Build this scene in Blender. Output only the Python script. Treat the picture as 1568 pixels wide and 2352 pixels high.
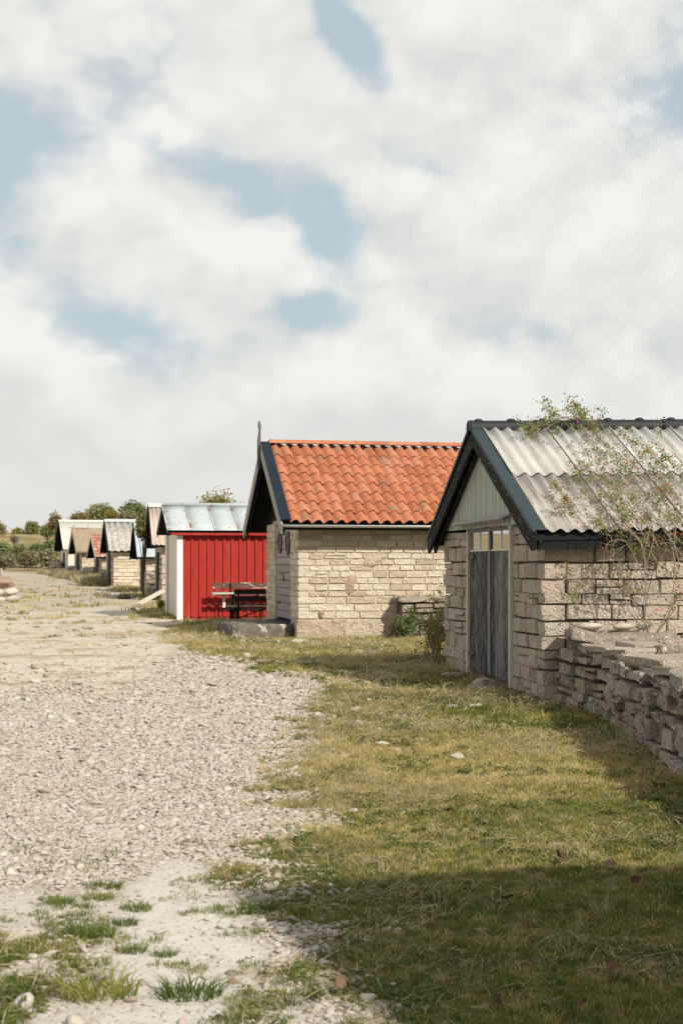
import bpy, bmesh, math, random
import numpy as np
from mathutils import Matrix, Vector, Euler, noise as mnoise

for o in list(bpy.data.objects):
    bpy.data.objects.remove(o)
scene = bpy.context.scene
col = scene.collection
R = math.radians

# ------------------------------------------------------------------ camera
EYE, FPX, HOR, CX = 1.6, 3267.0, 1290.0, 784.0     # eye height; focal length, horizon and centre measured on a 1568 x 2352 view
cam_d = bpy.data.cameras.new('camera')
cam = bpy.data.objects.new('camera', cam_d); col.objects.link(cam)
cam.location = (0, 0, EYE); cam.rotation_euler = (R(90), 0, 0)
cam_d.sensor_fit = 'VERTICAL'; cam_d.sensor_height = 36; cam_d.sensor_width = 24
cam_d.lens = FPX / 2352 * 36
cam_d.shift_y = (HOR - 1176) / 2352
cam_d.clip_end = 4000; cam_d.clip_start = .1
cam_d.dof.use_dof = True; cam_d.dof.focus_distance = 19; cam_d.dof.aperture_fstop = 6.3
scene.camera = cam

# ------------------------------------------------------------------ sun, exposure
SUN_EL, SUN_AZ = R(35), R(35)            # light travels towards (-sin az, cos az)
ldir = Vector((-math.sin(SUN_AZ) * math.cos(SUN_EL), math.cos(SUN_AZ) * math.cos(SUN_EL), -math.sin(SUN_EL)))
sun_d = bpy.data.lights.new('sun', 'SUN'); sun_d.energy = 5.0; sun_d.angle = R(.9); sun_d.color = (1, .93, .82)
sun = bpy.data.objects.new('sun', sun_d); col.objects.link(sun)
sun.rotation_euler = ldir.to_track_quat('-Z', 'Y').to_euler(); sun.location = (20, -30, 30)
vs = scene.view_settings
vs.view_transform = 'Standard'; vs.look = 'None'; vs.exposure = 0.0; vs.gamma = 1; vs.use_curve_mapping = False
scene.cycles.max_bounces = 6; scene.cycles.diffuse_bounces = 3; scene.cycles.glossy_bounces = 3
scene.cycles.use_denoising = True

# ------------------------------------------------------------------ world: Nishita sky with broken cumulus
world = bpy.data.worlds.new('World'); scene.world = world; world.use_nodes = True
wt = world.node_tree; wt.nodes.clear()

class G:
    """tiny expression helper over a node tree"""
    def __init__(s, t): s.t = t
    def n(s, kind, **kw):
        nd = s.t.nodes.new(kind)
        for k, v in kw.items(): setattr(nd, k, v)
        return nd
    def put(s, sock, v):
        if hasattr(v, 'is_output'): s.t.links.new(v, sock)
        elif v is not None: sock.default_value = v
    def m(s, op, a, b=None, c=None, clamp=False):
        nd = s.n('ShaderNodeMath', operation=op); nd.use_clamp = clamp
        for i, v in enumerate((a, b, c)):
            if v is not None: s.put(nd.inputs[i], v)
        return nd.outputs[0]
    def vm(s, op, a, b=None):
        nd = s.n('ShaderNodeVectorMath', operation=op); s.put(nd.inputs[0], a)
        if b is not None: s.put(nd.inputs[1], b)
        return nd.outputs[0]
    def sm(s, v, lo, hi, a=0., b=1.):
        nd = s.n('ShaderNodeMapRange', interpolation_type='SMOOTHSTEP')
        s.put(nd.inputs['Value'], v); s.put(nd.inputs['From Min'], lo); s.put(nd.inputs['From Max'], hi)
        s.put(nd.inputs['To Min'], a); s.put(nd.inputs['To Max'], b)
        return nd.outputs[0]
    def mix(s, f, a, b, bt='MIX'):
        nd = s.n('ShaderNodeMix', data_type='RGBA', blend_type=bt)
        s.put(nd.inputs[0], f)
        for i, v in ((6, a), (7, b)):
            s.put(nd.inputs[i], (*v, 1) if isinstance(v, tuple) and len(v) == 3 else v)
        return nd.outputs[2]
    def noise(s, vec, scale, detail=4., rough=.55, dist=0., out=0):
        nd = s.n('ShaderNodeTexNoise'); s.put(nd.inputs['Vector'], vec)
        s.put(nd.inputs['Scale'], scale); s.put(nd.inputs['Detail'], detail); s.put(nd.inputs['Roughness'], rough); s.put(nd.inputs['Distortion'], dist)
        return nd.outputs[out]
    def comb(s, x, y, z):
        nd = s.n('ShaderNodeCombineXYZ')
        for i, v in enumerate((x, y, z)): s.put(nd.inputs[i], v)
        return nd.outputs[0]

g = G(wt)
tc = g.n('ShaderNodeTexCoord').outputs['Generated']
sx = g.n('ShaderNodeSeparateXYZ'); wt.links.new(tc, sx.inputs[0])
az = g.m('ARCTAN2', sx.outputs[0], sx.outputs[1]); el = g.m('ARCSINE', sx.outputs[2])
# bodies of cloud (+) and gaps of blue (-), by compass direction and height above the horizon, in degrees
CLOUDS = [  # az, el, half width, half height, tilt, amount
    (-7.5, 20.2, 7.0, 2.6, -6, .20), (7.5, 20.5, 6.0, 3.4, 0, .20), (-8.6, 13.4, 3.4, 2.6, -12, .24), (-8.6, 15.8, 1.3, 1.0, 0, .12),
    (7.0, 13.4, 5.6, 2.6, -10, .24), (2.4, 7.6, 4.2, 1.9, 0, .24), (-12.6, 8.4, 3.2, 2.2, 0, .22), (-4.5, 5.6, 5.0, 1.7, 0, .16),
    (9.0, 6.3, 6, 2.0, 0, .14), (-3.0, 11.8, 2.6, 1.0, -25, .14), (7.2, 8.0, 1.4, 1.0, 0, .10),
    (.4, 20.2, 2.7, .75, -52, -.36), (-13.4, 16.1, 2.4, 1.7, -10, -.26), (-5.8, 15.7, 2.3, .9, -14, -.26), (-.6, 13.2, 1.3, 2.1, 14, -.34),
    (-8.3, 9.0, 2.1, 1.3, -20, -.32), (-1.4, 10.1, 1.3, .9, 0, -.26), (12.6, 17.6, 2.4, .9, 6, -.22), (8.4, 9.2, 1.6, .7, 0, -.16), (3.2, 15.6, 1.5, .5, -20, -.16),
]
azel = g.comb(az, el, 0.)
def blob(b, src):
    a0, e0, wa, we, tl, amt = b
    mp = g.n('ShaderNodeMapping', vector_type='TEXTURE'); wt.links.new(src, mp.inputs[0])
    mp.inputs['Location'].default_value = (R(a0), R(e0), 0); mp.inputs['Rotation'].default_value = (0, 0, R(tl)); mp.inputs['Scale'].default_value = (R(wa), R(we), 1)
    dt = g.n('ShaderNodeVectorMath', operation='DOT_PRODUCT'); wt.links.new(mp.outputs[0], dt.inputs[0]); wt.links.new(mp.outputs[0], dt.inputs[1])
    return g.m('POWER', 2.718 ** -.8, dt.outputs['Value']), amt
def bodies(src, acc, lst):
    for b in lst:
        v, amt = blob(b, src); acc = g.m('MULTIPLY_ADD', v, amt, 0. if acc is None else acc)
    return acc
CP, CN = [b for b in CLOUDS if b[5] > 0], [b for b in CLOUDS if b[5] < 0]
bpos = bodies(azel, None, CP); bsum = bodies(azel, bpos, CN); bsum1 = bodies(g.vm('ADD', azel, (R(.5), R(1.5), 0.)), None, CP)
dv = g.vm('MULTIPLY', tc, (1, 1, 1.35))
wv = g.n('ShaderNodeTexNoise'); wt.links.new(dv, wv.inputs['Vector']); wv.inputs['Scale'].default_value = 34.; wv.inputs['Detail'].default_value = 3.
dv = g.vm('ADD', dv, g.vm('MULTIPLY', g.vm('SUBTRACT', wv.outputs['Color'], (.5, .5, .5)), (.030, .030, .030)))
def cells(v, sc):
    vo = g.n('ShaderNodeTexVoronoi', feature='F1'); g.put(vo.inputs['Vector'], v); vo.inputs['Scale'].default_value = sc
    return vo.outputs['Distance']
def puff(off, det, k2):
    """large masses, swelling heads, wisps"""
    v = g.vm('ADD', dv, (.31, 0, off))
    a = g.m('MULTIPLY', g.noise(v, 10., det, .55), .80)
    a = g.m('MULTIPLY_ADD', cells(v, 15.), -.22, a)
    return g.m('MULTIPLY_ADD', cells(v, 40.), -k2, a)
p0 = puff(0., 4., .11); p1 = puff(.035, 2., .09)
d0 = g.m('ADD', p0, bsum)
d0h = g.m('ADD', d0, g.sm(el, R(10), R(1.5), 0., .22))
alpha = g.sm(d0h, .05, .33)
shade = g.m('MULTIPLY_ADD', g.m('SUBTRACT', g.m('ADD', p0, bpos), g.m('ADD', p1, bsum1)), 2.9, .52, clamp=True)
lit = g.m('SUBTRACT', g.m('MULTIPLY_ADD', shade, .85, .20), g.sm(d0h, .45, .85, 0., .08), clamp=True)
cloud = g.mix(lit, (.68, .69, .675), (.90, .895, .865))
cloud = g.mix(g.sm(el, R(9), R(0), 0., .85), cloud, (.76, .765, .735))
sky = g.n('ShaderNodeTexSky', sky_type='NISHITA'); sky.sun_disc = False
sky.sun_elevation = SUN_EL; sky.sun_rotation = math.pi - SUN_AZ
sky.air_density = 1.0; sky.dust_density = 1.6; sky.ozone_density = 1.0
blue = g.mix(1., sky.outputs[0], (.09, .09, .09), 'MULTIPLY')
blue = g.mix(.80, blue, (.56, .66, .70))            # thin veil of high cloud
final = g.mix(alpha, blue, cloud)
bg = g.n('ShaderNodeBackground'); wt.links.new(final, bg.inputs[0]); bg.inputs[1].default_value = 1.0
wo = g.n('ShaderNodeOutputWorld'); wt.links.new(bg.outputs[0], wo.inputs[0])
world.cycles.sampling_method = 'MANUAL'; world.cycles.sample_map_resolution = 512

# ------------------------------------------------------------------ materials
def pmat(name, ramp, scale=4., rnd=.5, nz=.6, detail=5., stretch=(1, 1, 1), coord='pos', bump=0., bscale=40., rough=.9, spec=.2,
         layers=(), metal=0., bstretch=None, trans=None, bdist=.01):
    """ramp: colours over noise + per-object random; layers: (colour, scale, lo, hi, stretch) patches with a shape of their own"""
    m = bpy.data.materials.new(name); m.use_nodes = True
    t = m.node_tree; t.nodes.clear(); q = G(t)
    out = q.n('ShaderNodeOutputMaterial'); p = q.n('ShaderNodeBsdfPrincipled')
    if coord == 'pos': c = q.n('ShaderNodeNewGeometry').outputs['Position']
    elif coord == 'obj': c = q.n('ShaderNodeTexCoord').outputs['Object']
    rn = q.n('ShaderNodeObjectInfo').outputs['Random']
    cc = q.vm('MULTIPLY', c, stretch)
    if coord == 'obj': cc = q.vm('ADD', cc, q.comb(q.m('MULTIPLY', rn, 37.), q.m('MULTIPLY', rn, 91.), 0.))
    f = q.m('ADD', q.m('MULTIPLY', q.m('SUBTRACT', q.noise(cc, scale, detail, .6), .5), nz * 1.8),
            q.m('ADD', .5, q.m('MULTIPLY', q.m('SUBTRACT', rn, .5), rnd)), clamp=True)
    r = q.n('ShaderNodeValToRGB'); t.links.new(f, r.inputs[0])
    el_ = r.color_ramp.elements
    n = len(ramp)
    while len(el_) < n: el_.new(.5)
    for i, cl in enumerate(ramp):
        el_[i].position = i / max(1, n - 1); el_[i].color = (*cl, 1)
    colr = r.outputs[0]
    for L in layers:
        lc, ls, lo, hi = L[:4]; st = L[4] if len(L) > 4 else (1, 1, 1)
        v = q.vm('MULTIPLY', c, st)
        v = q.vm('ADD', v, q.comb(q.m('MULTIPLY', rn, 13.), 5.3, 2.2)) if coord == 'obj' else q.vm('ADD', v, (3.1, 5.3, 2.2))
        colr = q.mix(q.sm(q.noise(v, ls, 6., .62), lo, hi), colr, lc)
    t.links.new(colr, p.inputs['Base Color'])
    p.inputs['Roughness'].default_value = rough; p.inputs['Metallic'].default_value = metal
    p.inputs['Specular IOR Level'].default_value = spec
    if bump:
        bv = q.vm('MULTIPLY', c, bstretch or stretch)
        h = q.m('ADD', q.noise(bv, bscale, 6., .65), q.m('MULTIPLY', q.noise(bv, bscale * .25, 3., .5), 1.4))
        bn = q.n('ShaderNodeBump'); bn.inputs['Strength'].default_value = bump; bn.inputs['Distance'].default_value = bdist
        t.links.new(h, bn.inputs['Height']); t.links.new(bn.outputs[0], p.inputs['Normal'])
    sh = p.outputs[0]
    if trans:
        tr = q.n('ShaderNodeBsdfTranslucent'); t.links.new(colr, tr.inputs[0])
        mx = q.n('ShaderNodeMixShader'); mx.inputs[0].default_value = trans
        t.links.new(sh, mx.inputs[1]); t.links.new(tr.outputs[0], mx.inputs[2]); sh = mx.outputs[0]
    t.links.new(sh, out.inputs[0])
    return m

M = {}
LICH = ((.62, .60, .54), 9., .575, .64)
M['stone'] = pmat('limestone rough', [(.37, .31, .245), (.50, .43, .345), (.585, .51, .415), (.56, .435, .345), (.635, .575, .48)], 11., .85, .45, bump=1., bscale=48, bdist=.045,
                  layers=(((.20, .165, .125), 7., .62, .76), ((.20, .165, .13), 40., .62, .72), ((.54, .48, .40), 18., .60, .72)))
M['stone_pale'] = pmat('limestone dressed pale', [(.48, .38, .275), (.58, .49, .36), (.65, .57, .435), (.67, .60, .475), (.58, .46, .34)], 9., .95, .4, bump=.9, bscale=34, bdist=.045,
                       layers=(((.36, .24, .17), 2.2, .66, .80),))
M['mortar_pale'] = pmat('lime mortar pale', [(.47, .40, .30), (.56, .485, .375)], 6., 0, .8, bump=.5, bscale=50)
M['core'] = pmat('wall core earth', [(.05, .04, .03), (.10, .08, .06)], 8., 0, .8, bump=.4)
M['core_gap'] = pmat('earth packed joints', [(.11, .088, .066), (.20, .165, .125)], 8., 0, .8, bump=.4)
M['core_mid'] = pmat('joint mortar', [(.24, .19, .14), (.34, .28, .21)], 8., 0, .8, bump=.6)
M['drystone'] = pmat('dry wall limestone with lichen', [(.29, .245, .19), (.43, .365, .285), (.53, .455, .36), (.48, .36, .28), (.58, .52, .425)], 10., .95, .55, bump=1., bscale=48, bdist=.05,
                     layers=(((.13, .11, .085), 4., .58, .74), LICH, ((.55, .55, .50), 30., .64, .70)))
M['boulder'] = pmat('granite boulder red', [(.30, .19, .145), (.40, .265, .205), (.44, .33, .265)], 7., .3, .9, bump=1., bscale=30, bdist=.05)
M['whitestone'] = pmat('pale loose limestone', [(.34, .29, .235), (.45, .40, .335), (.53, .49, .42)], 6., .6, .5, bump=.7, bscale=40, layers=(((.25, .2, .15), 7., .62, .72),))
M['pinkplinth'] = pmat('plinth granite', [(.44, .33, .245), (.54, .44, .33), (.58, .50, .385)], 7., .7, .8, bump=1., bscale=30, bdist=.05, layers=(((.36, .25, .18), 5., .56, .70), ((.60, .55, .45), 3., .6, .7)))
M['redrock'] = pmat('reddish field stone', [(.34, .22, .15), (.44, .31, .22), (.48, .38, .28)], 8., .6, .9, bump=1., bscale=35, bdist=.04)
M['greywood'] = pmat('weathered grey wood', [(.22, .20, .185), (.34, .315, .29), (.42, .39, .365)], 3., .4, .7, stretch=(1, 9, 9), coord='obj', bump=.4, bscale=20)
M['blacktar'] = pmat('black tarred board', [(.010, .011, .012), (.022, .023, .025)], 4., .3, .7, stretch=(1, 10, 10), coord='obj', bump=.5, bscale=12, rough=.8, spec=.12,
                     layers=(((.33, .32, .30), 6., .60, .68, (1, 12, 12)),))
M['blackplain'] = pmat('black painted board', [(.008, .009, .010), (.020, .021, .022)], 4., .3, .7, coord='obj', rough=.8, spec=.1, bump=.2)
M['doorwood'] = pmat('flaking black door paint over grey wood', [(.012, .014, .018), (.020, .022, .028), (.05, .05, .055), (.26, .24, .235)], 5.5, .75, .9, stretch=(10, 10, .55), bump=.5, bscale=14, bstretch=(3, 3, .3),
                      rough=.7, layers=(((.36, .33, .32), 5., .53, .64, (16, 16, .7)),))
M['lilacwood'] = pmat('weathered silvery door boards', [(.24, .205, .205), (.33, .285, .285), (.42, .37, .365)], 2., .45, .6, stretch=(1, 1, 10), bump=.3, bscale=20, layers=(((.16, .13, .12), 9., .64, .74, (1, 1, 9)),))
M['sage'] = pmat('sage green painted siding', [(.29, .31, .26), (.36, .38, .32), (.40, .42, .36)], 3., .4, .5, stretch=(7, 7, .8), rough=.7, bump=.2, bscale=16, bstretch=(3, 3, .4), layers=(((.14, .14, .12), 5., .66, .76, (14, 14, .8)),))
M['flash'] = pmat('dark green steel flashing', [(.024, .036, .042), (.034, .049, .056)], 2., .1, .4, coord='obj', rough=.55, spec=.25)
M['flashblue'] = pmat('dark blue steel flashing', [(.009, .015, .025), (.013, .021, .033)], 2., .1, .4, coord='obj', rough=.6, spec=.15)
M['ridgeblack'] = pmat('black steel ridge', [(.014, .016, .02), (.022, .025, .03)], 3., .1, .4, coord='obj', rough=.6, spec=.25, layers=(((.5, .5, .48), 9., .73, .75),))
M['fibre'] = pmat('weathered fibre cement sheet', [(.31, .295, .27), (.43, .42, .39), (.51, .50, .47), (.55, .545, .515)], 2.2, .45, .7, stretch=(1.5, .5, 1), coord='obj', bump=.25, bscale=60, rough=.85,
                  layers=(((.32, .27, .235), 3.2, .54, .74, (5.5, .25, 1)), ((.24, .205, .18), 7., .60, .76, (5.5, .3, 1)), ((.62, .61, .55), 45., .66, .72)))
M['fibre_brown'] = pmat('browned fibre cement sheet', [(.23, .20, .175), (.36, .33, .30), (.45, .425, .39), (.50, .485, .455)], 2.2, .45, .7, stretch=(1.5, .5, 1), coord='obj', bump=.25, bscale=60, rough=.85,
                  layers=(((.24, .19, .16), 3.2, .46, .66, (5.5, .25, 1)), ((.17, .14, .12), 7., .57, .72, (5.5, .3, 1)), ((.56, .55, .50), 45., .66, .72)))
M['tile'] = pmat('orange clay pantile', [(.33, .11, .055), (.41, .145, .072), (.45, .17, .09), (.44, .19, .115)], 5., 1.0, .45, bump=.15, bscale=60, rough=.75,
                 layers=(((.24, .16, .105), 3.2, .55, .70), ((.14, .105, .08), 8., .63, .75)))
M['oldtile'] = pmat('old red pantile', [(.30, .12, .085), (.42, .19, .135), (.42, .34, .29)], 1.6, .7, .6, layers=(((.5, .46, .4), 2., .56, .66),))
M['redpaint'] = pmat('red painted boards', [(.29, .014, .009), (.34, .018, .011), (.37, .024, .014)], 3., .35, .5, stretch=(4, 4, .6), rough=.55, spec=.3, bump=.15, bscale=14, bstretch=(4, 4, .3),
                     layers=(((.20, .009, .007), 2.2, .56, .72, (3, 3, .8)), ((.40, .045, .03), 1.4, .54, .72, (2.5, 2.5, .5)), ((.16, .03, .02), 9., .64, .74, (2, 2, .5))))
M['whitepaint'] = pmat('white painted trim', [(.68, .67, .63), (.76, .75, .72)], 3., .2, .6, rough=.6, stretch=(3, 3, .5), layers=(((.5, .49, .45), 4., .66, .75),))
M['sheetmetal'] = pmat('pale blue grey roof metal', [(.34, .39, .41), (.43, .47, .48), (.48, .51, .51)], 1.5, .2, .5, coord='obj', rough=.75, metal=.0, spec=.3,
                       layers=(((.53, .53, .51), 3., .56, .66), ((.30, .11, .05), 4.5, .60, .66, (1.6, .7, 1))))
M['seamrust'] = pmat('rust streaked seam', [(.40, .42, .42), (.50, .52, .52)], 2., .3, .5, coord='obj', rough=.8, layers=(((.26, .10, .05), 2.2, .50, .58, (1, 1.2, 1)),))
M['sheetclean'] = pmat('light grey steel roof', [(.44, .48, .50), (.50, .54, .56)], 1.2, .2, .5, coord='obj', rough=.45, metal=.2)
M['sheetcream'] = pmat('cream corrugated steel', [(.52, .49, .43), (.60, .57, .50)], 1.2, .1, .5, coord='obj', rough=.6)
M['thatch'] = pmat('old thatch', [(.22, .165, .11), (.33, .26, .18), (.40, .32, .23)], 6., 0, .9, bump=1., bscale=14, bdist=.06, stretch=(1, 1, .5))
M['lichenroof'] = pmat('lichen covered fibre cement', [(.20, .175, .15), (.36, .33, .29), (.52, .50, .45)], 7., .3, 1.0, bump=.3, layers=(((.58, .56, .50), 9., .52, .60),))
M['rustroof'] = pmat('rusty pink roof sheet', [(.36, .27, .22), (.46, .38, .32), (.53, .48, .43)], 1.5, .3, .8, layers=(((.5, .25, .05), 2.2, .62, .70),))
M['plaster'] = pmat('limewashed plaster', [(.58, .53, .44), (.66, .61, .52)], 2., .1, .7, bump=.2)
M['palewood'] = pmat('bleached plank', [(.46, .40, .33), (.58, .53, .45)], 3., .3, .6, coord='obj', stretch=(1, 8, 8), bump=.2)
M['brownwood'] = pmat('peeling brown plank', [(.10, .05, .04), (.16, .085, .07)], 3., .3, .6, coord='obj', stretch=(1, 6, 6), layers=(((.55, .50, .45), 3., .57, .62, (1, 5, 5)),))
M['concrete'] = pmat('old concrete step with lichen', [(.11, .095, .078), (.18, .16, .13), (.26, .235, .20)], 9., .2, 1., bump=1., bscale=30, bdist=.04, layers=(((.55, .53, .48), 5., .57, .66, (1, 1, .6)), ((.28, .19, .05), 7., .66, .72)))
M['iron'] = pmat('black iron', [(.012, .013, .014), (.03, .03, .03)], 10., .2, .7, coord='obj', rough=.5, spec=.5)
M['verdigris'] = pmat('green bronze handle', [(.02, .05, .045), (.04, .08, .07)], 10., .1, .7, rough=.5, metal=.5)
M['gutter'] = pmat('gutter steel', [(.46, .45, .42), (.55, .54, .5)], 4., .1, .4, rough=.45, metal=.3)
M['darkwood'] = pmat('dark weathered wood', [(.09, .08, .072), (.17, .155, .14)], 5., .2, .7)
M['darkdoor'] = pmat('dark old door', [(.022, .024, .030), (.05, .05, .055)], 5., .5, .7, stretch=(5, 5, .4), bump=.2)
gm = bpy.data.materials.new('window glass'); gm.use_nodes = True
gp = gm.node_tree.nodes['Principled BSDF']; gp.inputs['Base Color'].default_value = (.62, .64, .62, 1); gp.inputs['Metallic'].default_value = .85; gp.inputs['Roughness'].default_value = .03
M['glass'] = gm
M['bark'] = pmat('bark', [(.07, .055, .04), (.14, .115, .09)], 8., .2, .8, bump=.6)
M['cane'] = pmat('bleached rose cane', [(.17, .12, .085), (.28, .225, .18), (.38, .33, .28)], 2.5, 0, .8, bump=.2)
M['twig'] = pmat('brown rose twig', [(.16, .085, .055), (.32, .23, .17), (.44, .37, .30)], 3., 0, .9)
M['hip'] = pmat('red rose hip', [(.42, .03, .015), (.55, .08, .03)], 3., 0, .9, rough=.4, spec=.4)
def leafmat(name, ramp, **k): return pmat(name, ramp, k.pop('scale', 1.2), k.pop('rnd', .1), k.pop('nz', 1.0), rough=.6, spec=.25, trans=.35, **k)
M['leaf_rose'] = leafmat('rose leaf', [(.07, .12, .025), (.14, .19, .04), (.26, .26, .06), (.40, .28, .07)], scale=9.)
M['leaf_dark'] = leafmat('dark green leaf', [(.085, .115, .045), (.14, .18, .07), (.23, .245, .11)], scale=.9)  # lightened so the leaf colour carries the haze over the far trees
M['leaf_pale'] = leafmat('pale willow leaf', [(.20, .22, .10), (.30, .31, .15), (.40, .39, .21)], scale=.9)
M['leaf_gold'] = leafmat('golden autumn leaf', [(.14, .13, .03), (.27, .22, .055), (.38, .27, .07)], scale=1.2)
M['leaf_russet'] = leafmat('russet autumn leaf', [(.14, .13, .055), (.25, .20, .09), (.34, .25, .13)], scale=1.)
M['leaf_green'] = leafmat('mid green leaf', [(.125, .16, .055), (.20, .24, .085), (.30, .32, .135)], scale=.6)  # paled likewise, distance haze put into the hedge and ridge colour
M['leaf_grey'] = leafmat('dry grey twig foliage', [(.14, .12, .08), (.24, .205, .14), (.30, .27, .19)], scale=1.)
M['fallen'] = pmat('fallen brown leaf', [(.07, .035, .022), (.14, .075, .05), (.24, .16, .11)], 12., .8, .5, trans=.2)
M['pebble'] = pmat('beach pebble', [(.27, .20, .16), (.375, .315, .262), (.43, .38, .325), (.465, .42, .37), (.49, .455, .41)], 14., .75, .3, bump=.3, bscale=90)
M['grassgreen'] = pmat('short green grass', [(.052, .082, .014), (.105, .145, .026), (.20, .215, .045), (.38, .33, .105)], 1.6, .7, .9, rough=.7, trans=.3)
M['grassdry'] = pmat('dry yellow grass', [(.24, .225, .055), (.43, .36, .12), (.58, .46, .20), (.68, .57, .31)], 1.8, .7, .8, rough=.7, trans=.3)
M['grasstall'] = pmat('bleached tall grass', [(.22, .18, .085), (.36, .30, .17), (.46, .40, .27)], 2., .6, .6, rough=.7, trans=.3)

# ------------------------------------------------------------------ mesh helpers
def tag(o, label=None, cat=None, group=None, kind=None):
    for k, v in (('label', label), ('category', cat), ('group', group), ('kind', kind)):
        if v: o[k] = v
    return o
def empty(name, loc=(0, 0, 0), rz=0., label=None, cat=None, group=None):
    o = bpy.data.objects.new(name, None); col.objects.link(o); o.location = loc; o.rotation_euler = (0, 0, rz)
    o.empty_display_size = .2
    return tag(o, label, cat, group)
def put(name, me, parent=None, mtx=None):
    o = bpy.data.objects.new(name, me); col.objects.link(o)
    if parent: o.parent = parent
    if mtx is not None: o.matrix_basis = mtx
    return o
def mesh(name, v, f, mat, smooth=False):
    me = bpy.data.meshes.new(name); me.from_pydata([tuple(a) for a in v], [], [tuple(a) for a in f]); me.update()
    if mat: me.materials.append(mat if not isinstance(mat, str) else M[mat])
    if smooth: me.shade_smooth()
    return me
def nmesh(name, v, quads, mat, smooth=False):
    """numpy quads / tris"""
    me = bpy.data.meshes.new(name); v = np.asarray(v, np.float32); quads = np.asarray(quads, np.int32); k = quads.shape[1]
    me.vertices.add(len(v)); me.vertices.foreach_set('co', v.ravel())
    me.loops.add(quads.size); me.loops.foreach_set('vertex_index', quads.ravel())
    me.polygons.add(len(quads)); me.polygons.foreach_set('loop_start', np.arange(0, quads.size, k, dtype=np.int32))
    me.update(calc_edges=True); me.materials.append(M[mat] if isinstance(mat, str) else mat)
    if smooth: me.shade_smooth()
    return me
BOXF = [(0, 3, 2, 1), (4, 5, 6, 7), (0, 1, 5, 4), (1, 2, 6, 5), (2, 3, 7, 6), (3, 0, 4, 7)]
def box_me(name, lo, hi, mat, bevel=0.):
    x0, y0, z0 = lo; x1, y1, z1 = hi
    v = [(x0, y0, z0), (x1, y0, z0), (x1, y1, z0), (x0, y1, z0), (x0, y0, z1), (x1, y0, z1), (x1, y1, z1), (x0, y1, z1)]
    if not bevel: return mesh(name, v, BOXF, mat)
    bm = bmesh.new(); vv = [bm.verts.new(a) for a in v]
    for f in BOXF: bm.faces.new([vv[i] for i in f])
    bmesh.ops.bevel(bm, geom=bm.edges[:], offset=bevel, segments=1, affect='EDGES')
    me = bpy.data.meshes.new(name); bm.to_mesh(me); bm.free(); me.materials.append(M[mat]); return me
def box(name, lo, hi, mat, parent=None, mtx=None, bevel=0.):
    return put(name, box_me(name, lo, hi, mat, bevel), parent, mtx)
def beam(name, a, b, w, h, mat, parent=None, up=(0, 0, 1), bevel=.004, ext=0.):
    """rectangular board from a to b: w across, h along up"""
    a, b = Vector(a), Vector(b); d = b - a; L = d.length; d.normalize(); upv = Vector(up)
    y = upv.cross(d).normalized(); z = d.cross(y)
    mt = Matrix.Translation(a) @ Matrix((d, y, z)).transposed().to_4x4()
    return box(name, (-ext, -w / 2, -h / 2), (L + ext, w / 2, h / 2), mat, parent, mt, bevel)
def tube(pts, rads, n=6):
    pts = [Vector(p) for p in pts]; V, F = [], []
    for i, p in enumerate(pts):
        d = (pts[min(i + 1, len(pts) - 1)] - pts[max(i - 1, 0)]).normalized()
        a = d.orthogonal().normalized(); b = d.cross(a)
        for k in range(n):
            t = 2 * math.pi * k / n; V.append(p + (a * math.cos(t) + b * math.sin(t)) * rads[i])
    for i in range(len(pts) - 1):
        for k in range(n): F.append((i * n + k, i * n + (k + 1) % n, (i + 1) * n + (k + 1) % n, (i + 1) * n + k))
    F.append(tuple(range(n))[::-1]); F.append(tuple(range((len(pts) - 1) * n, len(pts) * n)))
    return V, F
def tubes(name, lst, mat, parent=None, n=5):
    V, F = [], []
    for pts, rads in lst:
        v, f = tube(pts, rads, n); o = len(V); V += v; F += [tuple(i + o for i in q) for q in f]
    return put(name, mesh(name, V, F, mat, True), parent)
def px(x, y, Y): return Vector(((x - CX) / FPX * Y, Y, EYE + (HOR - y) / FPX * Y))     # a point seen at x, y standing Y metres away
def pg(x, y, z=0.):
    Y = (EYE - z) * FPX / (y - HOR); return Vector(((x - CX) / FPX * Y, Y, z))

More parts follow.
